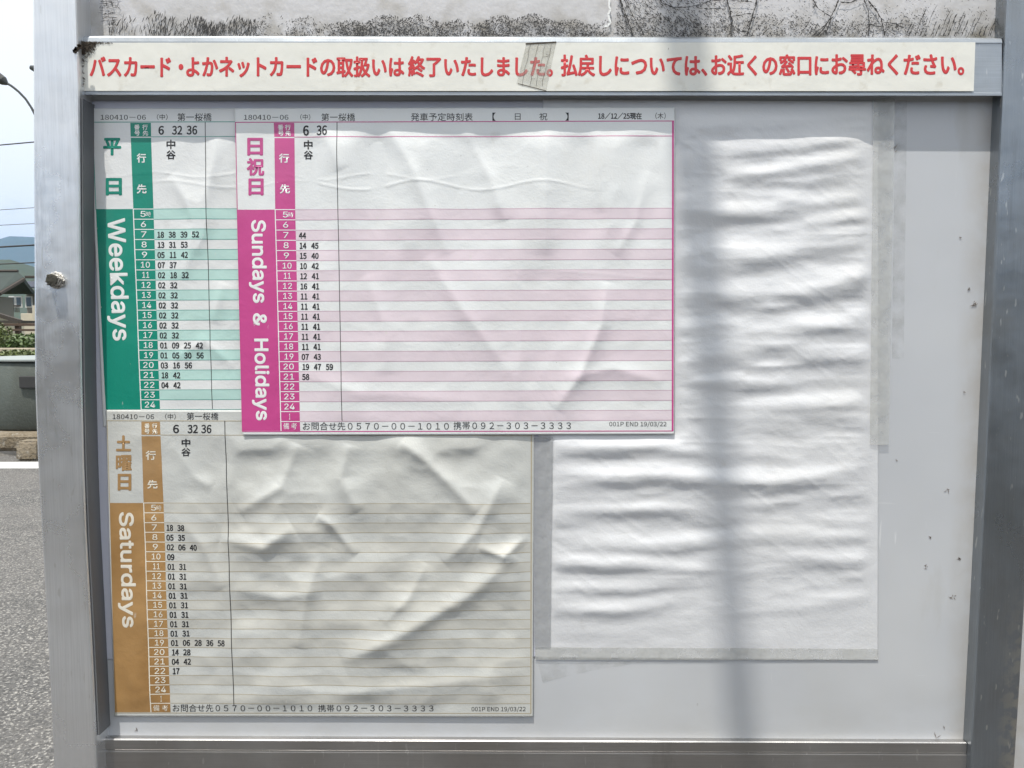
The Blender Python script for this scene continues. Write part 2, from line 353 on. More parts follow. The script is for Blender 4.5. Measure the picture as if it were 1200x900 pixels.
class Print:
    """flat print that follows the surface of a sheet"""
    def __init__(s, kind): s.k = kind; s.v = []; s.f = []; s.n = 0; s.sub = []
    def quad(s, a, b, c, d, off=.12, step=1.7):
        """corners: top left, top right, bottom right, bottom left in photograph coordinates"""
        a, b, c, d = map(np.array, (a, b, c, d))
        nu = max(1, int(math.ceil(max(np.linalg.norm(b - a), np.linalg.norm(c - d)) / step)))
        nv = max(1, int(math.ceil(max(np.linalg.norm(d - a), np.linalg.norm(c - b)) / step)))
        u, v = np.meshgrid(np.linspace(0, 1, nu + 1), np.linspace(0, 1, nv + 1)); u = u[..., None]; v = v[..., None]
        P = (a * (1 - u) + b * u) * (1 - v) + (d * (1 - u) + c * u) * v
        W3 = surf(s.k, P[..., 0], P[..., 1], off).reshape(-1, 3)
        i = np.arange(nv)[:, None] * (nu + 1) + np.arange(nu)[None, :]; i = i.reshape(-1) + s.n
        s.f += np.stack([i, i + nu + 1, i + nu + 2, i + 1], -1).tolist(); s.v.append(W3); s.n += len(W3); return s
    def line(s, p, q, w, off=.2):
        p = np.array(p, float); q = np.array(q, float); t = (q - p) / np.linalg.norm(q - p); n = np.array([-t[1], t[0]]) * w / 2
        return s.quad(p - n, q - n, q + n, p + n, off) if abs(t[0]) > abs(t[1]) else s.quad(p + n, p - n, q - n, q + n, off)
    def mesh2d(s, pts, faces, off=.3):
        pts = np.asarray(pts); W3 = surf(s.k, pts[:, 0], pts[:, 1], off)
        s.f += [[i + s.n for i in f] for f in faces]; s.v.append(W3); s.n += len(W3); return s
    def build(s, name, mat, parent=None, label=None, kind=None, loc=None):
        o = obj(name, np.concatenate(s.v), s.f, mat, parent, True, loc=loc); return tag(o, label, kind=kind)

# ------------------------------------------------------------------ lettering: outlines of the built-in font, flattened to triangles
import os
_fd = bpy.utils.system_resource('DATAFILES', path='fonts') or ''
def _font(fn):   # fonts that come with Blender; the built-in one falls back to the same glyphs
    try: return bpy.data.fonts.load(os.path.join(_fd, fn)) if os.path.exists(os.path.join(_fd, fn)) else None
    except Exception: return None
FONT = {'c': _font('Noto Sans CJK Regular.woff2'), 'i': _font('Inter.woff2')}
_q = {}
def want(text, font):
    k = (text, font)
    if k in _q: return
    c = bpy.data.curves.new('t', 'FONT'); c.body = text; c.size = 1; c.resolution_u = 3 if len(text) > 3 else 4
    if FONT[font]: c.font = FONT[font]
    o = bpy.data.objects.new('t', c); COL.objects.link(o); _q[k] = o
def finish_fonts():
    bpy.context.view_layer.update(); dg = bpy.context.evaluated_depsgraph_get()
    for k, o in list(_q.items()):
        me = o.evaluated_get(dg).to_mesh()
        v = np.array([p.co[:2] for p in me.vertices]); f = [list(p.vertices) for p in me.polygons]
        o.evaluated_get(dg).to_mesh_clear()
        bpy.data.objects.remove(o); _q[k] = (v, f)
def dense(pts, faces, maxlen):
    bm = bmesh.new(); vs = [bm.verts.new((p[0], p[1], 0)) for p in pts]
    for f in faces:
        try: bm.faces.new([vs[i] for i in f])
        except ValueError: pass
    for _ in range(4):
        bmesh.ops.triangulate(bm, faces=[f for f in bm.faces if len(f.verts) > 3])
        L = [e for e in bm.edges if e.calc_length() > maxlen]
        if not L: break
        bmesh.ops.subdivide_edges(bm, edges=L, cuts=1)
    bmesh.ops.triangulate(bm, faces=[f for f in bm.faces if len(f.verts) > 3])
    bm.verts.index_update(); r = np.array([v.co[:2] for v in bm.verts]), [[v.index for v in f.verts] for f in bm.faces]
    bm.free(); return r
JOBS = []
def text(pr, s, x0, y0, x1, y1, bold=.0, e1=None, e2=None, sep=None, font='c'):
    """fit the ink box of the words into a box of the photograph, or into origin + e1, e2; bold in photograph pixels;
    sep: None joins into the print, 'one' makes one piece, 'cjk' / 'latin' one piece per character"""
    want(s, font)
    if e1 is None: o, e1, e2 = (x0, y1), (x1 - x0, 0), (0, y0 - y1)
    else: o = (x0, y0)
    JOBS.append((pr, s, bold, o, e1, e2, sep, font))
def comps(v, f):
    par = list(range(len(v)))
    def fd(a):
        while par[a] != a: par[a] = par[par[a]]; a = par[a]
        return a
    for q in f:
        for i in q[1:]: par[fd(i)] = fd(q[0])
    c = {}
    for q in f: c.setdefault(fd(q[0]), []).append(q)
    return list(c.values())
def strike(pr, P, f, bold):
    if bold <= 0: pr.mesh2d(P, f); return
    n = 8; pr.mesh2d(P, f, .46)
    for k in range(n):
        a = 2 * math.pi * (k + .5) / n; pr.mesh2d(P + np.array([math.cos(a), math.sin(a)]) * bold, f, .26 + .02 * k)
def run_jobs():
    want('一一', 'c'); want('一', 'c'); finish_fonts()
    adv = _q[('一一', 'c')][0][:, 0].max() - _q[('一', 'c')][0][:, 0].max()
    for pr, s, bold, o, e1, e2, sep, font in JOBS:
        v, f = _q[(s, font)]
        if len(v) == 0: continue
        lo = v.min(0); hi = v.max(0); n = (v - lo) / np.maximum(hi - lo, 1e-6)
        L1 = np.linalg.norm(e1); L2_ = np.linalg.norm(e2)
        o = np.array(o, float) + np.array(e1) / L1 * bold + np.array(e2) / L2_ * bold
        P = o + n[:, :1] * np.array(e1) * (1 - 2 * bold / L1) + n[:, 1:] * np.array(e2) * (1 - 2 * bold / L2_)
        groups = [f]
        if sep == 'cjk':
            g = {}
            for q in f: g.setdefault(int(math.floor(v[q, 0].mean() / adv + .02)), []).append(q)
            groups = list(g.values())
        elif sep == 'latin':
            g = []
            for c in sorted(comps(v, f), key=lambda c: min(v[i, 0] for q in c for i in q)):
                a = min(v[i, 0] for q in c for i in q); b = max(v[i, 0] for q in c for i in q)
                if g and a < g[-1][0] - .02: g[-1] = (max(b, g[-1][0]), g[-1][1] + c)
                else: g.append((b, list(c)))
            groups = [q for _, q in g]
        for fs in groups:
            tgt = pr
            if sep: tgt = Print(pr.k); pr.sub.append(tgt)
            used = sorted({i for q in fs for i in q}); m = {j: i for i, j in enumerate(used)}
            Q = P[used]; ff = [[m[i] for i in q] for q in fs]
            if max(L1, L2_) / (len(s) if sep != 'one' else 1) > 9: Q, ff = dense(Q, ff, 3.5)
            strike(tgt, Q, ff, bold)
def lerp_tab(tab, y):
    ys = [t[0] for t in tab]; xs = [t[1] for t in tab]
    if y <= ys[0]: return xs[0] + (y - ys[0]) * (xs[1] - xs[0]) / (ys[1] - ys[0])
    if y >= ys[-1]: return xs[-1] + (y - ys[-1]) * (xs[-1] - xs[-2]) / (ys[-1] - ys[-2])
    return float(np.interp(y, ys, xs))

# ================================================================== GROUND AND ROAD
asp = Mat('asphalt', (.10, .098, .095), .85)
asp.tint((.50, .48, .44), asp.noise(85, 3, lo=.53, hi=.62), .65); asp.tint((.03, .03, .03), asp.noise(70, 2, lo=.54, hi=.62), .8)
asp.tint((.17, .16, .15), asp.noise(.9, 6), .55); asp.tint((.05, .05, .05), asp.noise(3, 7, lo=.55, hi=.7), .4); asp.bump(asp.noise(70, 3), .006)
gr = MB(); Rg = 9000
gr.add([(-Rg, -Rg, 0), (Rg, -Rg, 0), (Rg, Rg, 0), (-Rg, Rg, 0)], [(0, 1, 2, 3)])
earth = Mat('earth', (.13, .12, .08), .95); earth.tint((.06, .09, .03), earth.noise(.05, 6), .8)
tag(gr.build('ground', earth.m), kind='structure')
road = MB(); road.add([(-60, -14, .004), (60, -14, .004), (60, 8.7, .004), (-60, 8.7, .004)], [(0, 1, 2, 3)])
tag(road.build('road', asp.m), kind='structure')
pl = gnd(20, 546)
lm = Mat('road_paint', (.78, .78, .76), .6); lm.tint((.3, .3, .3), lm.noise(40, 5, lo=.55, hi=.7), .6)
ln = MB(); ln.add([(-60, pl.y - .2, .008), (60, pl.y - .2, .008), (60, pl.y + .22, .008), (-60, pl.y + .22, .008)], [(0, 1, 2, 3)])
tag(ln.build('road_line', lm.m), kind='structure')
print('road line y', pl.y)
sw = Mat('added_paving', (.055, .05, .047), .8); sw.tint((.09, .085, .08), sw.noise(20, 5), .6); sw.bump(sw.noise(50), .004)  # unseen paving, added dark to dim what the metal posts reflect
k_ = MB(); k_.box((-60, -7, -.05), (60, .55, .09), .01); tag(k_.build('added_sidewalk', sw.m), kind='structure')
pav = Mat('pavement', (.30, .28, .25), .85); pav.tint((.2, .18, .15), pav.noise(8, 6), .7); pav.bump(pav.noise(60), .004)
pv = MB(); pv.box((-60, pl.y + .72, -.05), (60, pl.y + 3.4, .06), .015)
tag(pv.build('pavement', pav.m), kind='structure')

# ================================================================== NOTICE BOARD
board = thing('notice_board', (0, 0, 0), 'large aluminium framed bus stop notice board on two posts with timetables taped to it', 'notice board')
PZ0 = 0.0
def post(tabL, tabR, Yf, Yb, mat, y_top=-420, y_bot=1150):
    ys = [y_top, -200, 0, 112, 225, 340, 450, 545, 625, 716, 800, 900, y_bot]
    rings = []
    for y in ys:
        L = V(lerp_tab(tabL, y), y, Yf); Rr = V(lerp_tab(tabR, y), y, Yf); rings.append((L.x, Rr.x, L.z))
    rings.append((rings[-1][0], rings[-1][1], PZ0))
    v = []; f = []; b = .0022
    for (xa, xb, z) in rings:
        v += [(xa, Yf + b, z), (xa + b * .3, Yf + b * .3, z), (xa + b, Yf, z), (xb - b, Yf, z), (xb - b * .3, Yf + b * .3, z), (xb, Yf + b, z), (xb, Yb, z), (xa, Yb, z)]
    n = 8
    for i in range(len(rings) - 1):
        for k in range(n): a = i * n + k; c = i * n + (k + 1) % n; f.append((a, c, c + n, a + n))
    f.append(tuple(range(n))); f.append(tuple(reversed(range(len(v) - n, len(v)))))
    return v, f
LL = [(0, 38), (225, 38.8), (450, 40), (545, 43.5), (625, 48), (716, 53.5), (800, 58), (900, 62.5)]
LR = [(0, 88.5), (112, 92), (300, 93), (450, 94.8), (545, 97), (625, 100), (716, 104.8), (800, 109), (900, 113.5)]
RLt = [(0, 1179.5), (60, 1177.5), (120, 1174.5), (520, 1157), (870, 1139.5), (900, 1138)]
RRt = [(0, 1234), (120, 1229), (520, 1210.5), (745, 1199.5), (900, 1189.5)]
YLP = -.0245; YRP = -.0155; YR = -.014
mb = MB(); mb.add(*post(LL, LR, YLP, .035, M['post'])); o = mb.build('frame_post', M['post'], board); tag(o, 'bright aluminium left post with a bolt')
mb = MB(); mb.add(*post(RLt, RRt, YRP, .035, M['post_r'])); o = mb.build('frame_post', M['post_r'], board); tag(o, 'dark slate aluminium right post, scratched')
# bolt on the left post
bc = V(66.5, 328.5, YLP)
mb = MB(); mb.lathe((bc.x, 0, bc.z), [(.0078, YLP + .0005), (.0078, YLP - .0012), (.0072, YLP - .0016)], 28, 'Y')
hexv = []
for k in range(6): 
    a = math.pi / 3 * k + .2; hexv.append((bc.x + .0066 * math.cos(a), bc.z + .0066 * math.sin(a)))
mb.prism(hexv, YLP - .0015, YLP - .0066)
mb.lathe((bc.x, 0, bc.z), [(.0058, YLP - .0064), (.0052, YLP - .0078), (.003, YLP - .0082)], 16, 'Y')
mb.build('bolt', M['bolt'], board); mb = MB(); mb.lathe((bc.x, 0, bc.z), [(.0056, YLP - .0078), (.0050, YLP - .0088), (.002, YLP - .0092)], 16, 'Y')
for k in range(40):
    a = random.uniform(0, 6.28); r = random.uniform(0, .0056); q = random.uniform(.0003, .0007)
    c = (bc.x + r * math.cos(a), YLP - .0088, bc.z + r * math.sin(a)); mb.box((c[0] - q, c[1] - q, c[2] - q), (c[0] + q, c[1] + q, c[2] + q), .0002)
mb.build('bolt_crust', Mat('bolt_crust', (.07, .065, .05), .6, .3).m, board)
# rails: profile in (Y, Z) swept along X
def sweep_x(prof_px, pxl, pxr, name, mat, yaw=0):
    """profile points (photo y, depth Y) at left and right"""
    n = len(prof_px); v = []; f = []
    N = 12
    for i in range(N + 1):
        t = i / N
        for (yl, yr, Y) in prof_px:
            p = V(pxl + (pxr - pxl) * t, yl + (yr - yl) * t, Y); q = V(pxl, yl, YR), V(pxr, yr, YR)
            X = q[0].x + (q[1].x - q[0].x) * t; v.append((X, Y, p.z))
    for i in range(N):
        for k in range(n): a = i * n + k; c = i * n + (k + 1) % n; f.append((a, c, c + n, a + n))
    f.append(tuple(range(n))); f.append(tuple(reversed(range(N * n, N * n + n))))
    b = MB(); b.add(v, f); return b.build(name, mat, board)
sweep_x([(41.8, 44.3, .001), (42.4, 45, -.0118), (44, 46, -.0132), (48.5, 49.5, YR), (50, 50.5, YR), (50.5, 51, YR + .0006), (106.5, 108.5, YR + .0006), (107, 109, YR), (110.8, 112, YR), (111.6, 112.8, YR + .0012), (111.6, 112.8, .001)],
        92.5, 1174.5, 'top_rail', M['rail'])
sweep_x([(861, 865.5, .001), (864.3, 868.8, -.0045), (865.4, 869.6, -.0062), (867.4, 871.2, -.0072), (878, 882, -.0072), (878.6, 882.6, -.0064), (880.6, 884.6, -.0064), (881.2, 885.2, -.0072),
         (945, 949, -.0072), (946, 950, .001)], 116, 1137.5, 'bottom_rail', M['rail_b'])
mb = MB(); a = V(109, 866, -.004); b = V(116.4, 946, -.004); mb.box((a.x, -.0045, b.z), (b.x, .004, a.z), .0006); mb.build('rail_end_cap', M['dark'], board)
# main panel: slightly uneven sheet; upper panel above the rail
def panel(x0, y0, x1, y1, name, mat, th=.004, Y=0.0):
    A = V(x0, y0, Y); B = V(x1, y1, Y); nx, nz = 60, 40
    xs = np.linspace(A.x, B.x, nx); zs = np.linspace(B.z, A.z, nz); X, Z = np.meshgrid(xs, zs)
    Yg = Y + .0006 * vnoise(X * 6 + 3, Z * 5 + 2, 77)
    v = np.stack([X, Yg, Z], -1).reshape(-1, 3).tolist(); f = []
    for j in range(nz - 1):
        for i in range(nx - 1): k = j * nx + i; f.append((k, k + 1, k + nx + 1, k + nx))
    n = len(v); v += [(A.x, Y + th, B.z), (B.x, Y + th, B.z), (B.x, Y + th, A.z), (A.x, Y + th, A.z)]; f.append((n + 3, n + 2, n + 1, n))
    b = MB(); b.add(v, f); return b.build(name, mat, board, True)
panel(80, 95, 1200, 912, 'board_panel', M['panel'])
panel(76, -560, 1215, 60, 'upper_panel', M['upper'], Y=.001)
mb = MB(); a = V(0, 46, .001)
# rubber seal at the right edge of the panel
tabs = [(115, 1171.5), (520, 1154.5), (866, 1136.5)]
pts = [V(lerp_tab(tabs, y), y, -.0015) for y in (115, 250, 380, 520, 640, 760, 866)]
mb = MB(); mb.tube(pts, .0021, 6); mb.build('panel_seal', M['gasket'], board)
sd_l = []  # dark strip painted in for the shade on the left post's inner side
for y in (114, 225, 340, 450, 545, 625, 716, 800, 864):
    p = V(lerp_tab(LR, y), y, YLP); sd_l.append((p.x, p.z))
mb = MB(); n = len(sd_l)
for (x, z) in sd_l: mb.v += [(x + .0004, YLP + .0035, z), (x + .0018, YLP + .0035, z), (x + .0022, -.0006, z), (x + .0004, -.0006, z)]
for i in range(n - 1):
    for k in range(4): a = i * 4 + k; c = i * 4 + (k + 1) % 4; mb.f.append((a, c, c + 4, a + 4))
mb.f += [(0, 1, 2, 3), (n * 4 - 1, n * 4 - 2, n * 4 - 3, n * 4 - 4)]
sl = Mat('side_shade', (.10, .105, .115), .55); sl.tint((.2, .2, .2), sl.noise(20, 6, (1, 1, .2)), .5); mb.build('side_shade', sl.m, board)
mb = MB(); top = V(600, -420, -.01); l = V(60, -420, 0).x - .02; r = V(1210, -420, 0).x + .03
mb.box((l, YLP - .004, top.z - .002), (r, .04, top.z + .05), .004); mb.build('top_cap_rail', M['rail'], board)
mb = MB(); mb.box((V(62, 900, 0).x, .0415, .55), (V(1190, 900, 0).x, .055, .62), .003); mb.build('cross_brace', M['post'], board)
# ink drawing of grass and branches on the upper panel
ik = MB()
YU = .0008
def stroke(x0, y0, x1, y1, w):
    a = V(x0, y0, YU); b = V(x1, y1, YU); d = (b - a); 
    if d.length < 1e-6: return
    n = Vector((-d.z, 0, d.x)).normalized() * w * .00041
    m = (a + b) / 2 + Vector((random.uniform(-.3, .3), 0, random.uniform(-.3, .3))) * MM
    yy = YU - .0016 - random.random() * .0001
    P = [a - n * .5, a + n * .5, m + n, b + n * .3, b - n * .3, m - n]
    ik.add([(p.x, yy, p.z) for p in P], [(0, 1, 2, 5), (5, 2, 3, 4)])
def poly(pts, w, jit=1.0, side=0.0):
    out = [pts[0]]
    for (x0, y0), (x1, y1) in zip(pts[:-1], pts[1:]):
        n = max(1, int(math.hypot(x1 - x0, y1 - y0) / 5))
        for i in range(1, n + 1): out.append((x0 + (x1 - x0) * i / n + random.uniform(-jit, jit), y0 + (y1 - y0) * i / n + random.uniform(-jit, jit)))
    for p, q in zip(out[:-1], out[1:]):
        stroke(*p, *q, w * random.uniform(.4, 1.0))
        if random.random() < side:
            a = random.uniform(0, 6.28); stroke(*p, p[0] + 4 * math.cos(a), p[1] + 4 * math.sin(a), w * .5)
def base_h(x):
    if x < 128: return 0
    return 20 + 4 * math.sin(x / 23) + 3 * math.sin(x / 7)
for i in range(9500):
    x = random.uniform(128, 720) if random.random() < .72 else random.uniform(720, 1085); h = base_h(x) * (1 if x > 175 else .9)
    t = random.random() ** 1.15; y = 43.5 - t * h
    dens = .65 + .35 * math.sin(x / 31) + .25 * math.sin(x / 9)
    if 400 < x < 620: dens += .35
    if x > 720: dens = .5
    if x < 420: dens *= .38 + .5 * max(0, (x - 200) / 220)
    if random.random() > dens: continue
    if x < 300: a = R(random.gauss(80, 16)); L = random.uniform(2, 7) * (1.6 - x / 400)
    else: a = random.uniform(0, 6.28); L = random.uniform(.8, 3.2)
    stroke(x, y, x + L * math.cos(a), y - L * abs(math.sin(a)), random.uniform(.45, 1.15))
for i in range(1800):   # specks and hatching between the branches
    x = random.uniform(722, 1170); y = random.uniform(-30, 43); a = random.choice((R(40), R(60), R(130), R(20))) + random.gauss(0, .2); L = random.uniform(.8, 3.4)
    if 1020 < x and y < 10 and random.random() < .7: continue
    stroke(x, y, x + L * math.cos(a), y + L * math.sin(a), random.uniform(.35, .8))
for i in range(900):
    x = random.uniform(722, 850); y = random.uniform(-20, 43); a = R(45) + random.gauss(0, .3); L = random.uniform(1.5, 5)
    stroke(x, y, x + L * math.cos(a), y + L * math.sin(a), random.uniform(.4, .9))
for p, w in [([(724, -8), (730, 10), (737, 28), (741, 43)], 2.6), ([(731, -8), (738, 12), (748, 30), (755, 43)], 1.8), ([(724, -4), (734, 26), (733, 43)], 1.4),
             ([(768, -6), (776, 5), (788, 9), (800, 9), (815, 8), (830, 3), (845, 0), (862, 1), (882, 4)], 2.0), ([(819, 11), (835, 11), (850, 12)], 1.4),
             ([(850, -6), (854, 8), (857, 25), (856, 43)], 2.6), ([(888, -8), (885, 8), (880, 22), (875, 43)], 2.6), ([(857, 20), (868, 19), (880, 16)], 1.6),
             ([(858, 37), (863, 34), (868, 38), (876, 37)], 2.0), ([(952, 0), (958, 10), (966, 16), (973, 21)], 1.8), ([(952, 10), (956, 3)], 1.6),
             ([(973, 21), (966, 32), (956, 43)], 2.2), ([(984, -4), (978, 10), (973, 21), (968, 36), (960, 43)], 2.4), ([(984, 3), (996, 4), (1004, 0), (1010, -3)], 2.0),
             ([(1010, -4), (1016, 10), (1018, 28), (1016, 43)], 2.2), ([(1013, -2), (1024, 10), (1032, 22), (1035, 43)], 2.6), ([(1018, 29), (1025, 31), (1033, 32)], 2.0),
             ([(1035, 27), (1048, 29), (1058, 33)], 2.0), ([(948, 24), (940, 38), (936, 43)], 1.6), ([(976, 20), (966, 30), (952, 43)], 1.6), ([(900, 34), (893, 43)], 1.5)]: poly(p, w, .7, .25)
for k in range(20):
    x = 1060 + k * 5.6 + random.uniform(-2, 2); h = random.uniform(14, 40) * (1 if x < 1140 else .6); poly([(x, 43), (x + h * .22, 43 - h * .55), (x + h * .42, 43 - h)], random.uniform(1.0, 1.8), .6, .2)
for k in range(14):  # scribble at the left end
    y = -8 + k * 2.6; x = 116 + random.uniform(0, 6); poly([(x, y), (x + random.uniform(6, 16), y + random.uniform(-2, 2)), (x + random.uniform(14, 22), y + random.uniform(-4, 5))], 1.0, .8, .3)
for k in range(5): poly([(118 + k * 5, -12), (121 + k * 5 + random.uniform(-4, 4), 8)], .9, 1)
ik.build('ink_drawing', M['ink'], board)['kind'] = 'stuff'
# white tear line in the drawing
wl = MB(); pts = [(714, -6), (713.5, 8), (715, 12), (712.5, 18), (715, 27), (712, 31), (708, 32)]
for p, q in zip(pts[:-1], pts[1:]):
    a = V(*p, YU); b = V(*q, YU); d = b - a; n = Vector((-d.z, 0, d.x)).normalized() * .0009
    wl.add([((a - n).x, YU - .0019, (a - n).z), ((a + n).x, YU - .0019, (a + n).z), ((b + n).x, YU - .0019, (b + n).z), ((b - n).x, YU - .0019, (b - n).z)], [(0, 1, 2, 3)])
wl.build('tear', M['white'], board)
# cobweb and dirt where the top rail meets the left post
dm = MB()
for i in range(1500):
    t = random.random()
    if t < .5: px, py = 94 + abs(random.gauss(0, 1)) * 7, 50 + abs(random.gauss(0, 1)) * 6
    elif t < .8: px, py = 93.5 + abs(random.gauss(0, .9)) * 2.2, random.uniform(48, 104)
    else: px, py = 92 + abs(random.gauss(0, 17)), 49.5 + abs(random.gauss(0, .8))
    if px > 112 and random.random() < .6: continue
    if px > 93 + (105 - py) * .9 and py > 54: continue
    c = V(px, py, YR - .0006 - random.random() * .0028 * max(.1, 1 - (px - 92) / 26)); a = random.uniform(0, 6.28); L = random.uniform(.4, 2.0) * MM; q = random.uniform(.12, .45) * MM
    dx, dz = math.cos(a) * L, math.sin(a) * L; nx, nz2 = -math.sin(a) * q, math.cos(a) * q
    dm.add([(c.x - dx, c.y, c.z - dz), (c.x + nx, c.y - q, c.z + nz2), (c.x + dx, c.y + q, c.z + dz), (c.x - nx, c.y - q * .3, c.z - nz2)], [(0, 1, 2, 3)])
for (px, py) in [(88, 60), (93, 54), (90, 57)]:
    c = V(px, py, YLP - .001); 
    for i in range(14):
        a = random.uniform(0, 6.28); L = random.uniform(.5, 1.8) * MM
        dm.box((c.x + math.cos(a) * L - .0007, c.y - .0008, c.z + math.sin(a) * L - .0006), (c.x + math.cos(a) * L + .0007, c.y + .0012, c.z + math.sin(a) * L + .0006))
dm.build('cobweb_dirt', M['dirt'], board)['kind'] = 'stuff'
# small scars and stains on the panel
sc = Print('panel')
for (x, y, n, s) in [(1142, 357, 9, 3.2), (1135, 339, 4, 2), (1125, 278, 3, 1.2), (1130, 460, 2, 1.4), (1090, 630, 3, 1.6), (1085, 664, 5, 2.0), (1124, 655, 5, 2), (1100, 858, 3, 8), (1118, 700, 5, 4), (1050, 540, 3, 2), (1111, 575, 4, 3), (160, 855, 3, 2), (1052, 175, 3, 6)]:
    for k in range(n):
        a = random.uniform(0, 3.14); cx = x + random.gauss(0, s * .5); cy = y + random.gauss(0, s * .5); L = random.uniform(.6, 2.4) * (s ** .3)
        p = [(cx - L * math.cos(a), cy - L * math.sin(a)), (cx + .5 * math.sin(a), cy - .5 * math.cos(a)), (cx + L * math.cos(a), cy + L * math.sin(a)), (cx - .5 * math.sin(a), cy + .5 * math.cos(a))]
        sc.mesh2d(p, [[3, 2, 1, 0]], .55)
sc.build('paint_scars', Mat('bare_scar', (.22, .19, .17), .8).m, board, kind='stuff')

M['residue'] = clear('adhesive_residue', (.46, .46, .44), .10, .4)
rs = Print('panel'); rs.quad((1049, 117), (1063, 117), (1059, 420), (1045, 420), .3, 6); rs.build('adhesive_residue', M['residue'], board)
rs = Print('panel'); rs.quad((630, 776), (760, 775), (690, 786), (636, 800), .3, 6); rs.build('adhesive_residue', M['residue'], board)
# ================================================================== BANNER
def sheet_root(name, px, py, kind, label, cat): 
    return thing(name, V(px, py, -BASE[kind] * MM), label, cat)
ban = sheet_root('notice_strip', 620, 107, 'banner', 'long cream strip with one line of red Japanese lettering stuck on the top rail', 'sign')
p = Print('banner'); p.quad((97, 50), (1143, 49.5), (1141, 106.8), (97, 106.5), 0, 4); p.build('strip', M['banner'], ban)
bt = Print('banner')
for s_, a, b, yt, yb in [('バスカード・', 105, 215, 66, 90.5), ('よかネットカード', 218, 372, 66.5, 90.8), ('の取扱いは', 375, 474, 66, 90.8), ('終了いたしました。', 478, 648, 65.6, 90.6),
                   ('払戻しについては、', 657, 829, 63.8, 89.8), ('お近くの窓口に', 833, 971.5, 63.6, 89), ('お尋ねください。', 974, 1130, 63.4, 88.8)]:
    text(bt, s_, a, yt, b, yb, .8, sep='cjk')

# ================================================================== SHEETS OF PAPER
def sheet(kind, name, corners, mat, label, cat, anchor):
    r = sheet_root(name, *anchor, kind, label, cat)
    p = Print(kind); p.quad(*corners, 0, 1.5); o = p.build('paper', mat, r)
    m = o.modifiers.new('thickness', 'SOLIDIFY'); m.thickness = .00025; m.offset = -1
    return r
back = sheet('back', 'backing_paper', ((106, 118), (660, 118), (652, 770), (113, 773)), M['p_back'], 'lilac grey backing paper showing at the far left edge under the timetables', 'paper', (380, 772))
blank = sheet('blank', 'blank_sheet', ((636, 116), (1030, 118), (1029, 774), (628, 771)), M['p_blank'], 'large blank wrinkled white sheet taped to the right half of the board', 'paper', (830, 772))
week = sheet('week', 'timetable_sheet', ((104, 127), (619, 126), (630, 500), (121, 500)), M['p_week'], 'green weekday bus timetable, top left of the board, partly under the pink one', 'timetable', (190, 500))
sat = sheet('sat', 'timetable_sheet', ((124, 481), (626, 482), (624.5, 840), (134, 839.5)), M['p_sat'], 'yellowed Saturday timetable with ochre bands, lowest on the board', 'timetable', (380, 840))
sunp = sheet('sun', 'timetable_sheet', ((275, 127), (790.5, 126), (790, 509), (285, 510)), M['p_sun'], 'pink and white Sundays and Holidays timetable, topmost of the overlapping sheets', 'timetable', (540, 510))

def L2(p0, p1, y):   # x on a straight line at height y
    return p0[0] + (p1[0] - p0[0]) * (y - p0[1]) / (p1[1] - p0[1])
def timetable(kind, root, ink_, pale, linem, white, rows, nrow, foot, colL, colR, blkL, right, hx, tx, data, tilt, pitch, hourfont=7):
    yy = [rows(i) for i in range(nrow + 1)]
    # row bands
    for i in range(0, nrow, 2):
        p = Print(kind); a, b = yy[i], yy[i + 1]
        p.quad((L2(*colR, a), a), (right, a + tilt), (right, b + tilt), (L2(*colR, b), b), .1, 2); p.build('row_band', pale, root)
    ru = Print(kind)
    for i in range(nrow + 1): ru.line((L2(*colR, yy[i]), yy[i]), (right, yy[i] + tilt), .65, .18)
    ru.build('ruled_lines', linem, root, kind='stuff')
    # block with the day, hour column
    yb = foot if foot else yy[-1]
    p = Print(kind); p.quad((L2(*blkL, yy[0]), yy[0]), (L2(*colL, yy[0]), yy[0]), (L2(*colL, yb), yb), (L2(*blkL, yb), yb), .12, 2); p.build('day_block', ink_, root)
    p = Print(kind); p.quad((L2(*colL, yy[0]), yy[0]), (L2(*colR, yy[0]), yy[0]), (L2(*colR, yb), yb), (L2(*colL, yb), yb), .12, 2); p.build('hour_column', ink_, root)
    g = Print(kind)
    for y in yy: g.line((L2(*colL, y) , y), (L2(*colR, y), y), .9, .24)
    g.line((L2(*colL, yy[0]), yy[0]), (L2(*colL, yb), yb), 1.1, .26)
    g.build('hour_grid', white, root, kind='stuff')
    h = Print(kind); t = Print(kind)
    names = [str(k) for k in range(5, 25)] + ['1']
    for i in range(nrow):
        m = (yy[i] + yy[i + 1]) / 2; c = L2(*hx, m); s_ = names[i]
        w = 6 if len(s_) == 1 else 12.2
        if s_ == '1': w = 1.4
        if s_[0] == '1' and len(s_) == 2: w = 10.5; c += .6
        if s_ == '11': w = 8
        text(h, s_, c - w / 2, m - 3.6, c + w / 2, m + 3.4, .12, sep='one', font='i')
        if i == 0: text(h, '時', c + 3.2, m - 3, c + 9.2, m + 3)
        row = data.get(5 + i if i < 20 else 1, '')
        for j, q in enumerate(row.split()):
            x = L2(*tx, m) + j * pitch; w = 8.6
            if q[0] == '1': text(t, q, x + .7, m - 3.3, x + w, m + 4.0, .3, sep='one')
            else: text(t, q, x, m - 3.3, x + w, m + 4.0, .3, sep='one')
    return h, t
BUILD = []
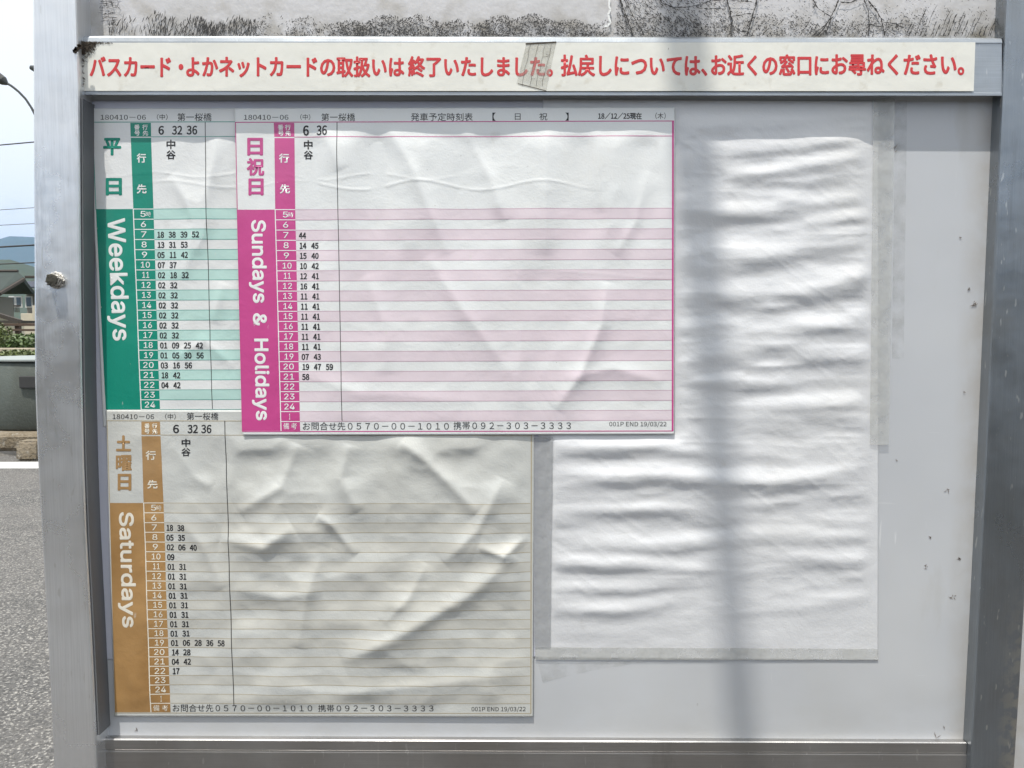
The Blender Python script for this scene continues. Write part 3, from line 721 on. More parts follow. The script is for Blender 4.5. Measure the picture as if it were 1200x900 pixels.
# ---- weekday
wd = {7: '18 38 39 52', 8: '13 31 53', 9: '05 11 42', 10: '07 37', 11: '02 18 32', 18: '01 09 25 42', 19: '01 05 30 56', 20: '03 16 56', 21: '18 42', 22: '04 42'}
for k in range(12, 18): wd[k] = '02 32'
cL = ((156.5, 246), (165.5, 480)); cR = ((180, 246), (187.5, 480)); bL = ((112.5, 246), (124, 480))
h_, t_ = timetable('week', week, M['green'], M['green_p'], M['greenline'], M['white'], lambda i: 245 + 11.95 * i - .01 * i * i, 20, None, cL, cR, bL, 300, ((168.3, 263), (175.5, 463)), ((183.8, 275), (189.3, 452)), wd, -.4, 14.1)
BUILD += [(h_, 'hour_figures', M['white'], week), (t_, 'time_figures', M['black'], week)]
p = Print('week'); p.quad((152.8, 144), (177, 144), (177.4, 160.3), (153.4, 160.3), .12, 2); p.quad((153.6, 161.6), (177.4, 161.6), (180, 246), (156.5, 246), .12, 2); p.build('heading_block', M['green'], week)
p = Print('week'); p.line((108, 143.2), (290, 142.8), .9); p.line((108.5, 143), (112.5, 246), .8); p.line((177, 160.5), (290, 160.2), .7); p.build('frame_lines', M['greenline'], week, kind='stuff')
p = Print('week'); p.line((240.6, 143), (242.6, 246), .8); p.line((242.6, 246), (249, 479), .8); p.build('column_line', M['black'], week)
a = Print('week'); text(a, '行', 160.6, 180, 171.6, 191, .35, sep='one'); text(a, '先', 160.6, 216, 172, 227, .35, sep='one')
for ch, x, y in (('番', 157.5, 146), ('行', 167, 146), ('号', 157.8, 153), ('先', 167.5, 153)): text(a, ch, x, y, x + 6.4, y + 6.2, .2)
text(a, 'Weekdays', 120.3, 256, 0, 0, .7, (6.8, 143.5), (26.5, -.5), sep='latin', font='i'); BUILD.append((a, 'white_lettering', M['white'], week))
a = Print('week'); text(a, '平', 121, 161.6, 142.5, 182.4, .9, sep='one'); text(a, '日', 124, 208.6, 143.4, 229.2, .9, sep='one'); BUILD.append((a, 'day_lettering', M['green'], week))
a = Print('week'); text(a, '6', 186, 147.6, 192.6, 158.2, .35, sep='one'); text(a, '32', 202, 147.6, 214, 158.2, .3, sep='one'); text(a, '36', 219, 147.4, 231.4, 158, .3, sep='one')
text(a, '中', 195.6, 164, 206, 175, .3, sep='one'); text(a, '谷', 195.4, 176.4, 206.4, 187, .3, sep='one')
text(a, '180410－06', 118, 134.6, 171, 140.4); text(a, '（中）', 184, 133.8, 196.5, 140.6); text(a, '第一桜橋', 208, 132.6, 248, 142)
BUILD.append((a, 'black_lettering', M['black'], week))
# ---- sunday
sd_ = {7: '44', 8: '14 45', 9: '15 40', 10: '10 42', 11: '12 41', 12: '16 41', 19: '07 43', 20: '19 47 59', 21: '58'}
for k in range(13, 19): sd_[k] = '11 41'
cL = ((322.6, 246), (329.4, 505)); cR = ((346, 246), (351.8, 505)); bL = ((278, 246), (283.8, 505))
h_, t_ = timetable('sun', sunp, M['pink'], M['pink_p'], M['pinkline'], M['white'], lambda i: 245.7 + 12.0 * i - .0085 * i * i, 21, 505, cL, cR, bL, 787.5, ((334.9, 263), (339.6, 488)), ((350.1, 276), (354, 441)), sd_, -1.6, 14.1)
text(h_, '備', 332, 495.6, 339, 503); text(h_, '考', 341, 495.6, 348, 503)
BUILD += [(h_, 'hour_figures', M['white'], sunp), (t_, 'time_figures', M['black'], sunp)]
p = Print('sun'); p.quad((320.8, 144), (344.8, 144), (345, 160.4), (321.4, 160.4), .12, 2); p.quad((321.6, 161.8), (345.1, 161.8), (346, 246), (322.6, 246), .12, 2); p.build('heading_block', M['pink'], sunp)
p = Print('sun'); p.line((275.6, 143.4), (790, 141.8), 1.0); p.line((276, 143), (278, 246), .9); p.line((278, 246), (284, 506), .9); p.line((345, 160.6), (788, 159.4), .7); p.line((284.5, 505.8), (789, 505), 1.0)
p.line((788.6, 142), (788.2, 505), 2.2, .24); p.build('frame_lines', M['pink'], sunp, kind='stuff')
p = Print('sun'); p.line((395, 143), (396.2, 246), .8); p.line((396.2, 246), (401, 493), .8); p.build('column_line', M['black'], sunp)
a = Print('sun'); text(a, '行', 327, 180, 339, 191, .35, sep='one'); text(a, '先', 328, 216, 340, 227, .35, sep='one')
for ch, x, y in (('番', 325.6, 146), ('行', 334, 146), ('号', 325.8, 153), ('先', 334.3, 153)): text(a, ch, x, y, x + 6.6, y + 6.4, .2)
text(a, 'Sundays', 289.8, 257.7, 0, 0, .7, (2.5, 97.5), (21.8, 0), sep='latin', font='i'); text(a, '&', 296.2, 367, 0, 0, .7, (.4, 15.5), (16.5, 0), sep='latin', font='i'); text(a, 'Holidays', 293.6, 396.7, 0, 0, .7, (2.2, 96), (21.4, 0), sep='latin', font='i')
BUILD.append((a, 'white_lettering', M['white'], sunp))
a = Print('sun'); text(a, '日', 289.6, 161.4, 308.2, 182.4, .9, sep='one'); text(a, '祝', 289, 185, 309.8, 206, .8, sep='one'); text(a, '日', 291, 209, 309, 229.2, .9, sep='one'); BUILD.append((a, 'day_lettering', M['pink'], sunp))
a = Print('sun'); text(a, '6', 355.2, 147, 362, 159, .4, sep='one'); text(a, '36', 371, 147, 383.4, 158.6, .3, sep='one')
text(a, '中', 356, 164.2, 366.2, 175, .3, sep='one'); text(a, '谷', 355.8, 176.4, 366.6, 186.8, .3, sep='one')
text(a, '180410－06', 286, 134.6, 338, 140.4); text(a, '（中）', 352, 133.8, 363.6, 140.6); text(a, '第一桜橋', 376.6, 132.8, 416, 142)
text(a, '発車予定時刻表', 481.5, 132.4, 554, 141.8); text(a, '【', 577, 132, 581, 141.6); text(a, '日', 603.4, 133, 610, 140.6); text(a, '祝', 632, 132.4, 641.4, 141); text(a, '】', 662.4, 132, 666.4, 141.4)
text(a, '18／12／25現在', 701, 132, 752, 140, .2); text(a, '（木）', 768, 132, 780, 139.6)
text(a, 'お問合せ先０５７０－００－１０１０', 355, 494.6, 526, 504); text(a, '携帯０９２－３０３－３３３３', 531.6, 494, 669, 503.4); text(a, '001P END 19/03/22', 714, 494, 781, 500.6)
BUILD.append((a, 'black_lettering', M['black'], sunp))
# ---- saturday
st = {7: '18 38', 8: '05 35', 9: '02 06 40', 10: '09', 19: '01 06 28 36 58', 20: '14 28', 21: '04 42', 22: '17'}
for k in range(11, 19): st[k] = '01 31'
cL = ((168.5, 589), (177, 835)); cR = ((191.8, 589), (200, 835)); bL = ((128.6, 589), (134.8, 835))
h_, t_ = timetable('sat', sat, M['tan'], M['tan_p'], M['tanline'], M['cream'], lambda i: 589.3 + 11.55 * i - .018 * i * i, 21, 834.6, cL, cR, bL, 621.5, ((180.6, 607), (188.4, 800)), ((194.6, 618), (202, 786)), st, .6, 13.7)
text(h_, '備', 179.8, 826, 187, 833); text(h_, '考', 190, 826, 197, 833)
BUILD += [(h_, 'hour_figures', M['cream'], sat), (t_, 'time_figures', M['black'], sat)]
p = Print('sat'); p.quad((165.8, 494), (187.6, 494), (188.4, 509.4), (166.4, 509.4), .12, 2); p.quad((166.4, 511), (188.5, 511), (191.8, 589), (168.5, 589), .12, 2); p.build('heading_block', M['tan'], sat)
p = Print('sat'); p.line((125, 493), (620, 494), .9); p.line((125.5, 493), (128.6, 589), .8); p.line((188.5, 509.6), (622, 510.6), .7); p.line((622.8, 494), (622, 836), 1.3, .24); p.line((134.8, 835.4), (622, 836), .9)
p.build('frame_lines', M['tanline'], sat, kind='stuff')
p = Print('sat'); p.line((263.6, 493), (267.4, 596), .9); p.line((267.4, 596), (268.4, 640), .9); p.line((268.4, 640), (274.5, 826), .9); p.build('column_line', M['black'], sat)
a = Print('sat'); text(a, '行', 171, 528, 183, 539, .35, sep='one'); text(a, '先', 173, 562.4, 185, 572.6, .35, sep='one')
for ch, x, y in (('番', 169.6, 496), ('行', 178.4, 496), ('号', 169.8, 502.4), ('先', 178.8, 502.4)): text(a, ch, x, y, x + 6.2, y + 5.8, .2)
text(a, 'Saturdays', 135, 600, 0, 0, .7, (4.2, 135.4), (22, 0), sep='latin', font='i'); BUILD.append((a, 'pale_lettering', M['cream'], sat))
a = Print('sat'); text(a, '土', 136, 510, 154, 529, .9, sep='one'); text(a, '曜', 135.8, 533, 154.8, 552, .7, sep='one'); text(a, '日', 138, 555, 154.4, 575, .9, sep='one'); BUILD.append((a, 'day_lettering', M['tan'], sat))
a = Print('sat'); text(a, '6', 203, 497.6, 210, 507.6, .35, sep='one'); text(a, '32', 220, 497.6, 232.2, 507.6, .3, sep='one'); text(a, '36', 236, 497.6, 248.2, 507.6, .3, sep='one')
text(a, '中', 213, 514, 223.4, 523.6, .3, sep='one'); text(a, '谷', 213, 525, 223.6, 534.6, .3, sep='one')
text(a, '180410－06', 132, 485.4, 180.6, 491); text(a, '（中）', 193.6, 484.8, 206, 491.4); text(a, '第一桜橋', 219, 483.4, 256, 492.2)
text(a, 'お問合せ先０５７０－００－１０１０', 202.5, 825, 366, 834); text(a, '携帯０９２－３０３－３３３３', 373, 825.4, 508, 834); text(a, '001P END 19/03/22', 552.6, 828, 616, 834.4)
BUILD.append((a, 'black_lettering', M['black'], sat))
run_jobs()
BUILD.append((bt, 'red_lettering', M['red'], ban))
SUBNAME = {'hour_figures': 'hour_figure', 'time_figures': 'departure_time'}
for pr, name, mat, par in BUILD:
    if pr.n: pr.build(name, mat, par, kind='stuff')
    for q in pr.sub: q.build(SUBNAME.get(name, 'character'), mat, par)

# ================================================================== TAPES
def tape(kind, corners, off, mat, label, jag=0):
    a, b, c, d = corners; cx = (a[0] + b[0] + c[0] + d[0]) / 4; cy = max(c[1], d[1])
    p = Print(kind); p.quad(a, b, c, d, off, 2)
    o = p.build('clear_tape', mat, None, loc=V(cx, cy, -BASE[kind] * MM)); return tag(o, label, 'tape', 'strips of clear tape on the board')
tape('panel', ((1022, 117), (1047, 117), (1040, 521), (1018, 521)), 5.0, M['tape'], 'long yellowed clear tape holding the right edge of the blank sheet')
tape('blank', ((625.5, 512), (648, 512), (645, 758), (626, 758)), 2.0, M['tape_d'], 'dull grey tape down the left edge of the blank sheet')
tape('blank', ((627, 758), (1029, 760), (1029, 773.6), (627, 773)), .5, M['tape'], 'thin clear tape along the bottom edge of the blank sheet')
ot = Print('banner'); ot.quad((617, 50), (652, 49), (640, 107), (605, 98), .5, 2)
ot2 = MB()
o = ot.build('clear_tape', M['tape_o'], None, loc=V(628, 106, -.0146)); tag(o, 'short cracked grey tape stuck slanting across the red lettering', 'tape', 'strips of clear tape on the board')
ck = Print('banner')
for (x0, x1) in ((622, 611), (631, 620), (639, 628), (646, 635)):
    q = (x0, 52)
    for k in range(1, 8):
        nx = x0 + (x1 - x0) * k / 7 + random.uniform(-1, 1); n_ = (nx, 52 + k * 7); ck.line(q, n_, .32, .62); q = n_
for k in range(4): x = 612 + random.random() * 30; y = 56 + random.random() * 40; ck.line((x, y), (x + random.uniform(4, 9), y + random.uniform(-2, 2)), .3, .62)
ck.line((616, 51.5), (652, 49.5), 1.8, .66); ck.line((607, 98), (640, 106.5), .8, .64)
k_ = ck.build('crack', M['dirt'], o)

# ================================================================== UNSEEN ARM overhead, added to cast the shadow band down the board
steel = Mat('pole_steel', (.35, .37, .38), .5, .4).m
Xs = V(803, 60, 0); slope = .10; Zb = 2.45; m_ = 2.15
def arm_at(q):      # point of the arm a distance q in front of the board; it rises and leans left as it comes forward
    zl = Zb + (m_ - KZ) * q; return Vector((Xs.x + slope * (Xs.z - zl) - KX * q, -q, Zb + m_ * q))
sh = thing('shadow_pole', (arm_at(-.12).x, .12, 0), 'unseen grey steel pole added behind the board, leaning out overhead to cast a shadow band', 'shadow pole')
mb = MB(); qs = [-.12, -.02, .2, .5, .8, 1.1, 1.4, 1.7]; mb.tube([arm_at(q) for q in qs] + [arm_at(1.9) + Vector((0, -.1, -.12)), arm_at(1.9) + Vector((0, -.45, -.2))], [.030, .028, .025, .022, .018, .013, .010, .009, .009, .009], 14); mb.build('arm', steel, sh)
mb = MB(); p0 = arm_at(-.12); mb.tube([(p0.x, p0.y, 0), (p0.x, p0.y, p0.z + .03)], [.05, .036], 16); mb.build('upright', steel, sh)
mb = MB(); pe = arm_at(1.9) + Vector((0, -.45, -.2)); mb.tube([pe + Vector((0, .06, .01)), pe, pe + Vector((0, -.3, -.03)), pe + Vector((0, -.5, -.05))], [.03, .07, .1, .04], 12); mb.build('lamp_head', steel, sh)  # made-up lamp end of the pole added for its shadow

# ================================================================== BACKGROUND AT THE LEFT
# concrete drum parapet with plinth
conc = Mat('drum_concrete', (.085, .10, .09), .8); conc.tint((.06, .066, .055), conc.noise(3, 7, (1, 1, .3)), .7); conc.tint((.12, .13, .115), conc.noise(20, 4, lo=.55, hi=.7), .4); conc.bump(conc.noise(40), .0015)
stone = Mat('plinth_stone', (.24, .20, .145), .85); stone.tint((.13, .10, .06), stone.noise(5, 7), .8); stone.tint((.34, .32, .28), stone.noise(14, 5, lo=.55, hi=.7), .6); stone.bump(stone.noise(25), .012)
yd = 8.85
cb = V(26, 505, yd); ct = V(26, 421, yd); rad = 1.15
pil = thing('bridge_pillar', (cb.x, yd + rad, .06), 'squat round grey green concrete bridge pillar across the road', 'pillar')
mb = MB(); mb.lathe((cb.x, yd + rad, 0), [(rad - .02, cb.z), (rad, cb.z + .03), (rad, ct.z - .07), (rad - .03, ct.z - .04)], 64); mb.build('drum', conc.m, pil, False)
for f in pil.children[-1].data.polygons: f.use_smooth = len(f.vertices) == 4
mb = MB(); mb.lathe((cb.x, yd + rad, 0), [(rad + .01, ct.z - .03), (rad + .02, ct.z - .02), (rad + .02, ct.z - .005), (rad - .1, ct.z)], 64); cp = Mat('cap_stone', (.28, .31, .30), .8).m; mb.build('cap', cp, pil)
mb = MB(); mb.lathe((cb.x, yd + rad, 0), [(rad + .16, .06), (rad + .2, .1), (rad + .2, cb.z - .05), (rad + .15, cb.z - .005)], 64); mb.build('plinth', stone.m, pil)
a = V(22, 441, yd - .03); b = V(44, 455, yd - .03)
mb = MB(); mb.box((a.x, yd - .035, b.z), (b.x + .2, yd + .16, a.z), .01); mb.build('recess_plate', M['dark'], pil)  # dark box stands in for the shaded recess in the drum
bk = thing('kerb_stone', (gnd(30, 541).x, 8.38, 0), 'brown weathered stone block beside the white road line', 'stone')
a = V(17, 517, 8.27); b = V(46, 541, 8.27)
mb = MB(); bm = bmesh.new(); bmesh.ops.create_cube(bm, size=1); bmesh.ops.bevel(bm, geom=bm.edges[:], offset=.12, segments=3, affect='EDGES')
bmesh.ops.subdivide_edges(bm, edges=bm.edges[:], cuts=2)
for v in bm.verts: v.co = Vector(((a.x + b.x) / 2 + v.co.x * (b.x - a.x) + random.uniform(-.005, .005), 8.38 + v.co.y * .22, (a.z + max(.0, b.z)) / 2 + v.co.z * (a.z - max(.0, b.z)) + random.uniform(-.004, .004)))
mb.bm(bm); mb.build('block', stone.m, bk)
# planting behind the pillar
def leaves(mb, c, rx, ry, rz, n, s):
    for i in range(n):
        while True:
            p = Vector([random.uniform(-1, 1) for _ in range(3)])
            if p.length < 1 and p.length > .35 * random.random(): break
        q = Vector((c[0] + p.x * rx, c[1] + p.y * ry, c[2] + p.z * rz)); u = Vector([random.gauss(0, 1) for _ in range(3)]).normalized() * s * random.uniform(.6, 1.4); w = u.orthogonal().normalized() * u.length * .45
        mb.add([tuple(q - u), tuple(q + w), tuple(q + u), tuple(q - w)], [(0, 1, 2, 3)])
def leafmat(name, c):
    m = Mat(name, c, .5); m.tint(tuple(x * .5 for x in c), m.noise(3, 4), .8); m.tint(tuple(min(1, x * 1.7) for x in c), m.noise(9, 3, lo=.5, hi=.65), .7)
    m.p.inputs['Subsurface Weight'].default_value = 0; return m.m
lf = [leafmat('leaf_light', (.085, .11, .025)), leafmat('leaf_mid', (.075, .12, .03)), leafmat('leaf_dark', (.035, .07, .02))]
def shrub(px, py, Y, w, h, n, mat, label, s=.04):
    c = V(px, py, Y); r = thing('shrub', (c.x, Y, 0), label, 'shrub', 'shrubs beyond the pillar')
    mb = MB(); 
    for k in range(5): leaves(mb, (c.x + random.uniform(-.4, .4) * w, Y + random.uniform(-.3, .3), c.z + random.uniform(-.3, .25) * h), w * .45, w * .4, h * .4, n // 5, s)
    mb.build('foliage', mat, r)
    mb = MB()
    for k in range(4): mb.tube([(c.x + random.uniform(-.1, .1), Y, 0), (c.x + random.uniform(-.4, .4) * w * .6, Y, c.z)], [.03, .01], 5)
    mb.build('stem', stone.m, r)
shrub(4, 417, 14, 1.3, .2, 3000, lf[0], 'yellow green shrub above the left side of the round pillar')
shrub(28, 418.5, 14.6, 1.2, .16, 3000, lf[0], 'yellow green shrub behind the right side of the round pillar')
shrub(8, 400, 24, 2.4, .5, 3000, lf[1], 'mid green bush beside the garden fence, left one', .07)
shrub(26, 402, 25, 2.6, .42, 3000, lf[1], 'mid green bush beside the garden fence, right one', .07)
shrub(-12, 392, 22, .8, .7, 1500, lf[0], 'tall light green bush at the left edge of the photo', .05)
# pale kerb and wooden fence
beige = Mat('garden_wall_render', (.52, .45, .34), .85); beige.tint((.3, .26, .2), beige.noise(2, 6), .6)
gw = V(20, 412, 18); gw0 = V(20, 417, 18)
g = thing('garden_wall', (gw.x, 18, 0), 'low pale garden wall behind the shrubs', 'wall'); mb = MB(); mb.box((gw.x - 6, 18, 0), (gw.x + 5, 18.25, gw.z + .08), .01); mb.build('wall', beige.m, g)
wood = Mat('dark_timber', (.10, .065, .045), .8); wood.tint((.05, .03, .02), wood.noise(4, 5, (1, 1, 8)), .7)
fn = thing('timber_fence', (V(20, 400, 27).x, 27, 0), 'dark brown timber rail fence in front of the cream house', 'fence')
for (y0, y1) in ((379, 382), (385.5, 388), (393, 395), (404, 407)):
    a = V(0, y0, 27); b = V(0, y1, 27); mb = MB(); mb.box((a.x - 3, 27, b.z), (a.x + 5.2, 27.1, a.z), .008); mb.build('rail', wood.m, fn)
for k in range(9):
    x = V(0, 0, 27).x - 3 + k * 1.0; mb = MB(); mb.box((x, 27.101, 0), (x + .14, 27.22, V(0, 381, 27).z), .01); mb.build('fence_post', wood.m, fn)
# unseen foliage block added behind the viewer to darken reflections in the metal
hd = thing('added_hedge', (0, -6.6, .09), 'long dark green clipped foliage added unseen behind the viewer to darken metal reflections', 'added_hedge')
mb = MB(); mb.box((-11, -7.0, .0), (11, -6.1, 2.0), .08); mb.build('branches', wood.m if 'wood' in globals() else stone.m, hd)
mb = MB()
for i in range(9000):
    x = random.uniform(-11, 11); f_ = random.random()
    q = Vector((x, -6.06 + random.uniform(-.06, .06), random.uniform(.1, 2.05))) if f_ < .75 else Vector((x, random.uniform(-7.05, -6.05), 2.03 + random.uniform(-.05, .06)))
    u = Vector([random.gauss(0, 1) for _ in range(3)]).normalized() * random.uniform(.06, .12); w = u.orthogonal().normalized() * u.length * .55
    mb.add([tuple(q - u), tuple(q + w), tuple(q + u), tuple(q - w)], [(0, 1, 2, 3)])
mb.build('foliage', lf[2], hd)
# houses
tile = Mat('green_roof_tile', (.028, .042, .036), .75); tile.tint((.018, .028, .024), tile.noise(1.2, 5), .8)
cream = Mat('cream_wall', (.62, .56, .44), .8); cream.tint((.45, .42, .36), cream.noise(.8, 6), .4)
gwall = Mat('grey_wall', (.22, .21, .19), .8).m; glass = Mat('window_glass', (.05, .07, .08), .08, 0, .8).m; brown = Mat('brown_eave', (.05, .04, .032), .8).m; white = Mat('white_trim', (.6, .6, .58), .6).m
def roof_gable(mb, x0, x1, xr0, xr1, y0, y1, ze, zr, th=.22):
    """ridge along X from xr0 to xr1 (hip ends when inside)"""
    ym = (y0 + y1) / 2
    t = [(x0, y0, ze), (x1, y0, ze), (x1, y1, ze), (x0, y1, ze), (xr0, ym, zr), (xr1, ym, zr)]
    v = t + [(a, b, c - th) for a, b, c in t]
    f = [(0, 1, 5, 4), (2, 3, 4, 5), (1, 2, 5), (3, 0, 4)]; v2 = f + [tuple(i + 6 for i in reversed(q)) for q in f] + [(0, 6, 7, 1), (1, 7, 8, 2), (2, 8, 9, 3), (3, 9, 6, 0)]
    mb.add(v, v2)
Yh = 58.0
def P(px, py, Y=Yh): return V(px, py, Y)
h1 = thing('house', (P(30, 0).x, Yh + 4, 0), 'two storey cream house with green tiled roof and a balcony', 'house')
x0, x1 = P(4, 0).x, P(4, 0).x + 11; zb = P(0, 343).z; 
mb = MB(); mb.box((x0, Yh + 1.4, 0), (x1, Yh + 8, zb), 0); mb.build('upper_wall', gwall, h1)
mb = MB(); mb.box((P(24, 0).x, Yh, 0), (P(34.5, 0).x, Yh + 1.39, P(0, 358).z), .02); mb.build('front_wall', cream.m, h1)
mb = MB(); mb.box((P(4, 0).x, Yh + .6, 0), (P(24, 0).x - .01, Yh + 1.39, P(0, 367).z), .02); mb.build('balcony_wall', cream.m, h1)
mb = MB(); roof_gable(mb, P(5, 0).x, x1 + 1, P(30, 0, Yh + 4.7).x, x1 - 3, Yh + .2, Yh + 9.2, P(0, 340).z, P(0, 325, Yh + 4.7).z); mb.build('roof', tile.m, h1)
mb = MB(); rr = P(30, 324.6, Yh + 4.7); mb.box((rr.x, rr.y - .15, rr.z - .1), (x1 - 3, rr.y + .15, rr.z + .1), .04); mb.build('ridge', brown, h1)
sp_ = Mat('solar_panel', (.02, .02, .03), .15, 0, .8).m
for k, (xa, xb, y) in enumerate([(12, 17, 350), (19.5, 25, 350), (31, 37, 350)]):
    a = P(xa, 348.5, Yh + 1.38); b = P(xb, 359, Yh + 1.38); mb = MB(); mb.box((a.x - .1, a.y - .03, b.z - .1), (b.x + .1, a.y + .005, a.z + .1), 0); w_ = mb.build('window', white, h1)
    mb = MB(); mb.box((a.x, a.y - .05, b.z), (b.x, a.y - .031, a.z), 0); mb.build('pane', glass, w_)
br = MB(); a = P(5, 357.5, Yh + .6); b = P(24, 366, Yh + .6); br.box((a.x, a.y - .06, a.z - .08), (b.x, a.y, a.z), 0)
n = 12
for k in range(n): x = a.x + (b.x - a.x) * k / n; br.box((x, a.y - .05, b.z), (x + .04, a.y - .01, a.z - .081), 0)
br.build('balcony_railing', brown, h1)
mb = MB(); a, b = P(30.5, 331.5, Yh + 2.2), P(52, 338, Yh + 1.0); a.z += .06; b.z += .06; mb.add([(a.x, a.y, a.z), (b.x, a.y, a.z), (b.x + .3, b.y, b.z), (a.x - .6, b.y, b.z), (a.x, a.y, a.z + .06), (b.x, a.y, a.z + .06), (b.x + .3, b.y, b.z + .06), (a.x - .6, b.y, b.z + .06)], [(3, 2, 1, 0), (4, 5, 6, 7), (0, 1, 5, 4), (1, 2, 6, 5), (2, 3, 7, 6), (3, 0, 4, 7)]); mb.build('solar_panel', sp_, h1)
h2 = thing('house', (P(-30, 0, 50).x, 54, 0), 'house at the left edge with a green tiled gable roof', 'house')
Y2 = 50.0
def Q(px, py, Y=Y2): return V(px, py, Y)
# gable roof seen three quarters: ridge along the depth axis, right slope towards the road
ea, eb = Q(29, 324), Q(29, 324, Y2 + 7)           # right eave, front and back
ap = Q(-26, 300); al = Q(-88, 345)
mb = MB(); th = .3
ridge1 = V(21, 318.6, Y2 + 3.4); ridgeL = Vector((Q(-90, 0).x, Y2 + 3.4, ridge1.z))
e0 = Vector((Q(-95, 0).x, Y2, Q(0, 341.5).z)); e1_ = V(-1, 341.5, Y2); e2_ = V(27.5, 324.5, Y2 + 3.0); 
bk0 = Vector((e0.x, Y2 + 5.6, e0.z + .4)); bk1 = Vector((V(26, 0, Y2 + 5.6).x, Y2 + 5.6, e0.z + .4))
top_ = [e0, e1_, e2_, ridge1, ridgeL, bk0, bk1]
v = [tuple(p) for p in top_] + [(p.x, p.y, p.z - th) for p in top_]
mb.add(v, [(0, 1, 2, 3, 4), (4, 3, 6, 5), (3, 2, 6), (11, 10, 9, 8, 7), (12, 13, 10, 11), (13, 9, 10), (0, 7, 8, 1), (1, 8, 9, 2), (2, 9, 13, 6), (6, 13, 12, 5), (5, 12, 11, 4), (4, 11, 7, 0)])
mb.build('roof', tile.m, h2)
mb = MB(); mb.tube([ridgeL + Vector((0, 0, .05)), ridge1 + Vector((0, 0, .05))], .1, 6); mb.build('ridge', brown, h2)
mb = MB(); mb.tube([e1_ + Vector((.02, -.03, -.16)), e2_ + Vector((.04, -.03, -.16))], .13, 6); mb.build('verge_board', brown, h2)
a = Vector((Q(-6, 0).x, Y2 + 1, Q(0, 331).z)); 
mb = MB(); mb.box((Q(-90, 0).x, Y2 + 1.2, 0), (V(2, 0, Y2 + 4.4).x, Y2 + 4.4, Q(0, 345).z)); mb.build('wall', gwall, h2)
mb = MB(); a = Q(-60, 350, Y2 + 1.19); b = Q(-48, 360, Y2 + 1.19); mb.box((a.x, a.y - .04, b.z), (b.x, a.y, a.z)); w_ = mb.build('window', white, h2)
mb = MB(); mb.box((a.x + .05, a.y - .06, b.z + .05), (b.x - .05, a.y - .041, a.z - .05)); mb.build('pane', glass, w_)
Y3 = 44.0
h3 = thing('shed', (V(-20, 0, Y3).x, Y3 + 1, 0), 'low pale building with a brown sloping roof edge, left of the cream wall', 'shed')
B = [V(-50, 352, Y3), V(20, 374, Y3)]; th = .22
mb = MB(); q = [B[0], B[1], B[1] + Vector((0, .9, -.1)), B[0] + Vector((0, .9, -.1))]
mb.add([tuple(p) for p in q] + [(p.x, p.y, p.z - th) for p in q], [(0, 1, 2, 3), (7, 6, 5, 4), (0, 4, 5, 1), (1, 5, 6, 2), (2, 6, 7, 3), (3, 7, 4, 0)]); mb.build('roof', brown, h3)
mb = MB(); mb.prism([(B[0].x, 0), (V(4, 0, Y3).x, 0), (V(4, 0, Y3).x, V(0, 374, Y3).z - .05), (B[0].x, B[0].z - .3)], Y3 + .3, Y3 + .75); mb.build('wall', cream.m, h3)
h4 = thing('carport', (V(20, 0, 42).x, 42, 0), 'flat dark carport canopy in front of the cream house', 'carport')
a = V(-12, 375.5, 42); b = V(25, 378.5, 42); mb = MB(); mb.box((a.x, 42, b.z), (b.x, 43.5, a.z)); mb.build('canopy', brown, h4)
for x in (a.x + .1, b.x - .25): mb = MB(); mb.box((x, 42.1, 0), (x + .12, 42.22, b.z - .001)); mb.build('leg', brown, h4)
# hills
def hill(name, Y, pts, mat, depth):
    pts3 = [V(px, py, Y) for px, py in pts]; v = []; f = []; n = 90; m = 14
    xs = np.linspace(pts3[0].x, pts3[-1].x, n); zs = np.interp(xs, [p.x for p in pts3], [p.z for p in pts3])
    for j in range(m):
        t = j / (m - 1)
        for i in range(n):
            zz = zs[i] * (t ** .8) * (1 + .0) + Y * .004 * (1 - t) * t * float(vnoise(np.array(xs[i] / Y * 30 + 50.), np.array(t * 6.), 9)) * 2
            v.append((xs[i], Y - depth * (1 - t), zz if j else -2))
    for i in range(n): v.append((xs[i], Y + depth, -2))
    for j in range(m):
        for i in range(n - 1): k = j * n + i; f.append((k, k + 1, k + n + 1, k + n))
    b = MB(); b.add(v, f); return tag(b.build(name, mat, None, True), kind='structure')
forest = Mat('forest_slope', (.035, .05, .028), .9); forest.tint((.025, .045, .018), forest.noise(.02, 8), .9); forest.tint((.06, .075, .04), forest.noise(.05, 5, lo=.5, hi=.7), .6)
hill('mountain', 5200, [(-1400, 330), (-700, 300), (-300, 285), (-60, 296), (0, 281), (12, 276.5), (38, 276), (90, 284), (300, 300), (700, 320), (1300, 300), (2300, 330)], forest.m, 1500)
hill('hill', 900, [(-1400, 360), (-600, 330), (-100, 308), (0, 303), (20, 305), (40, 314), (120, 330), (400, 350), (1200, 340), (2300, 360)], forest.m, 300)
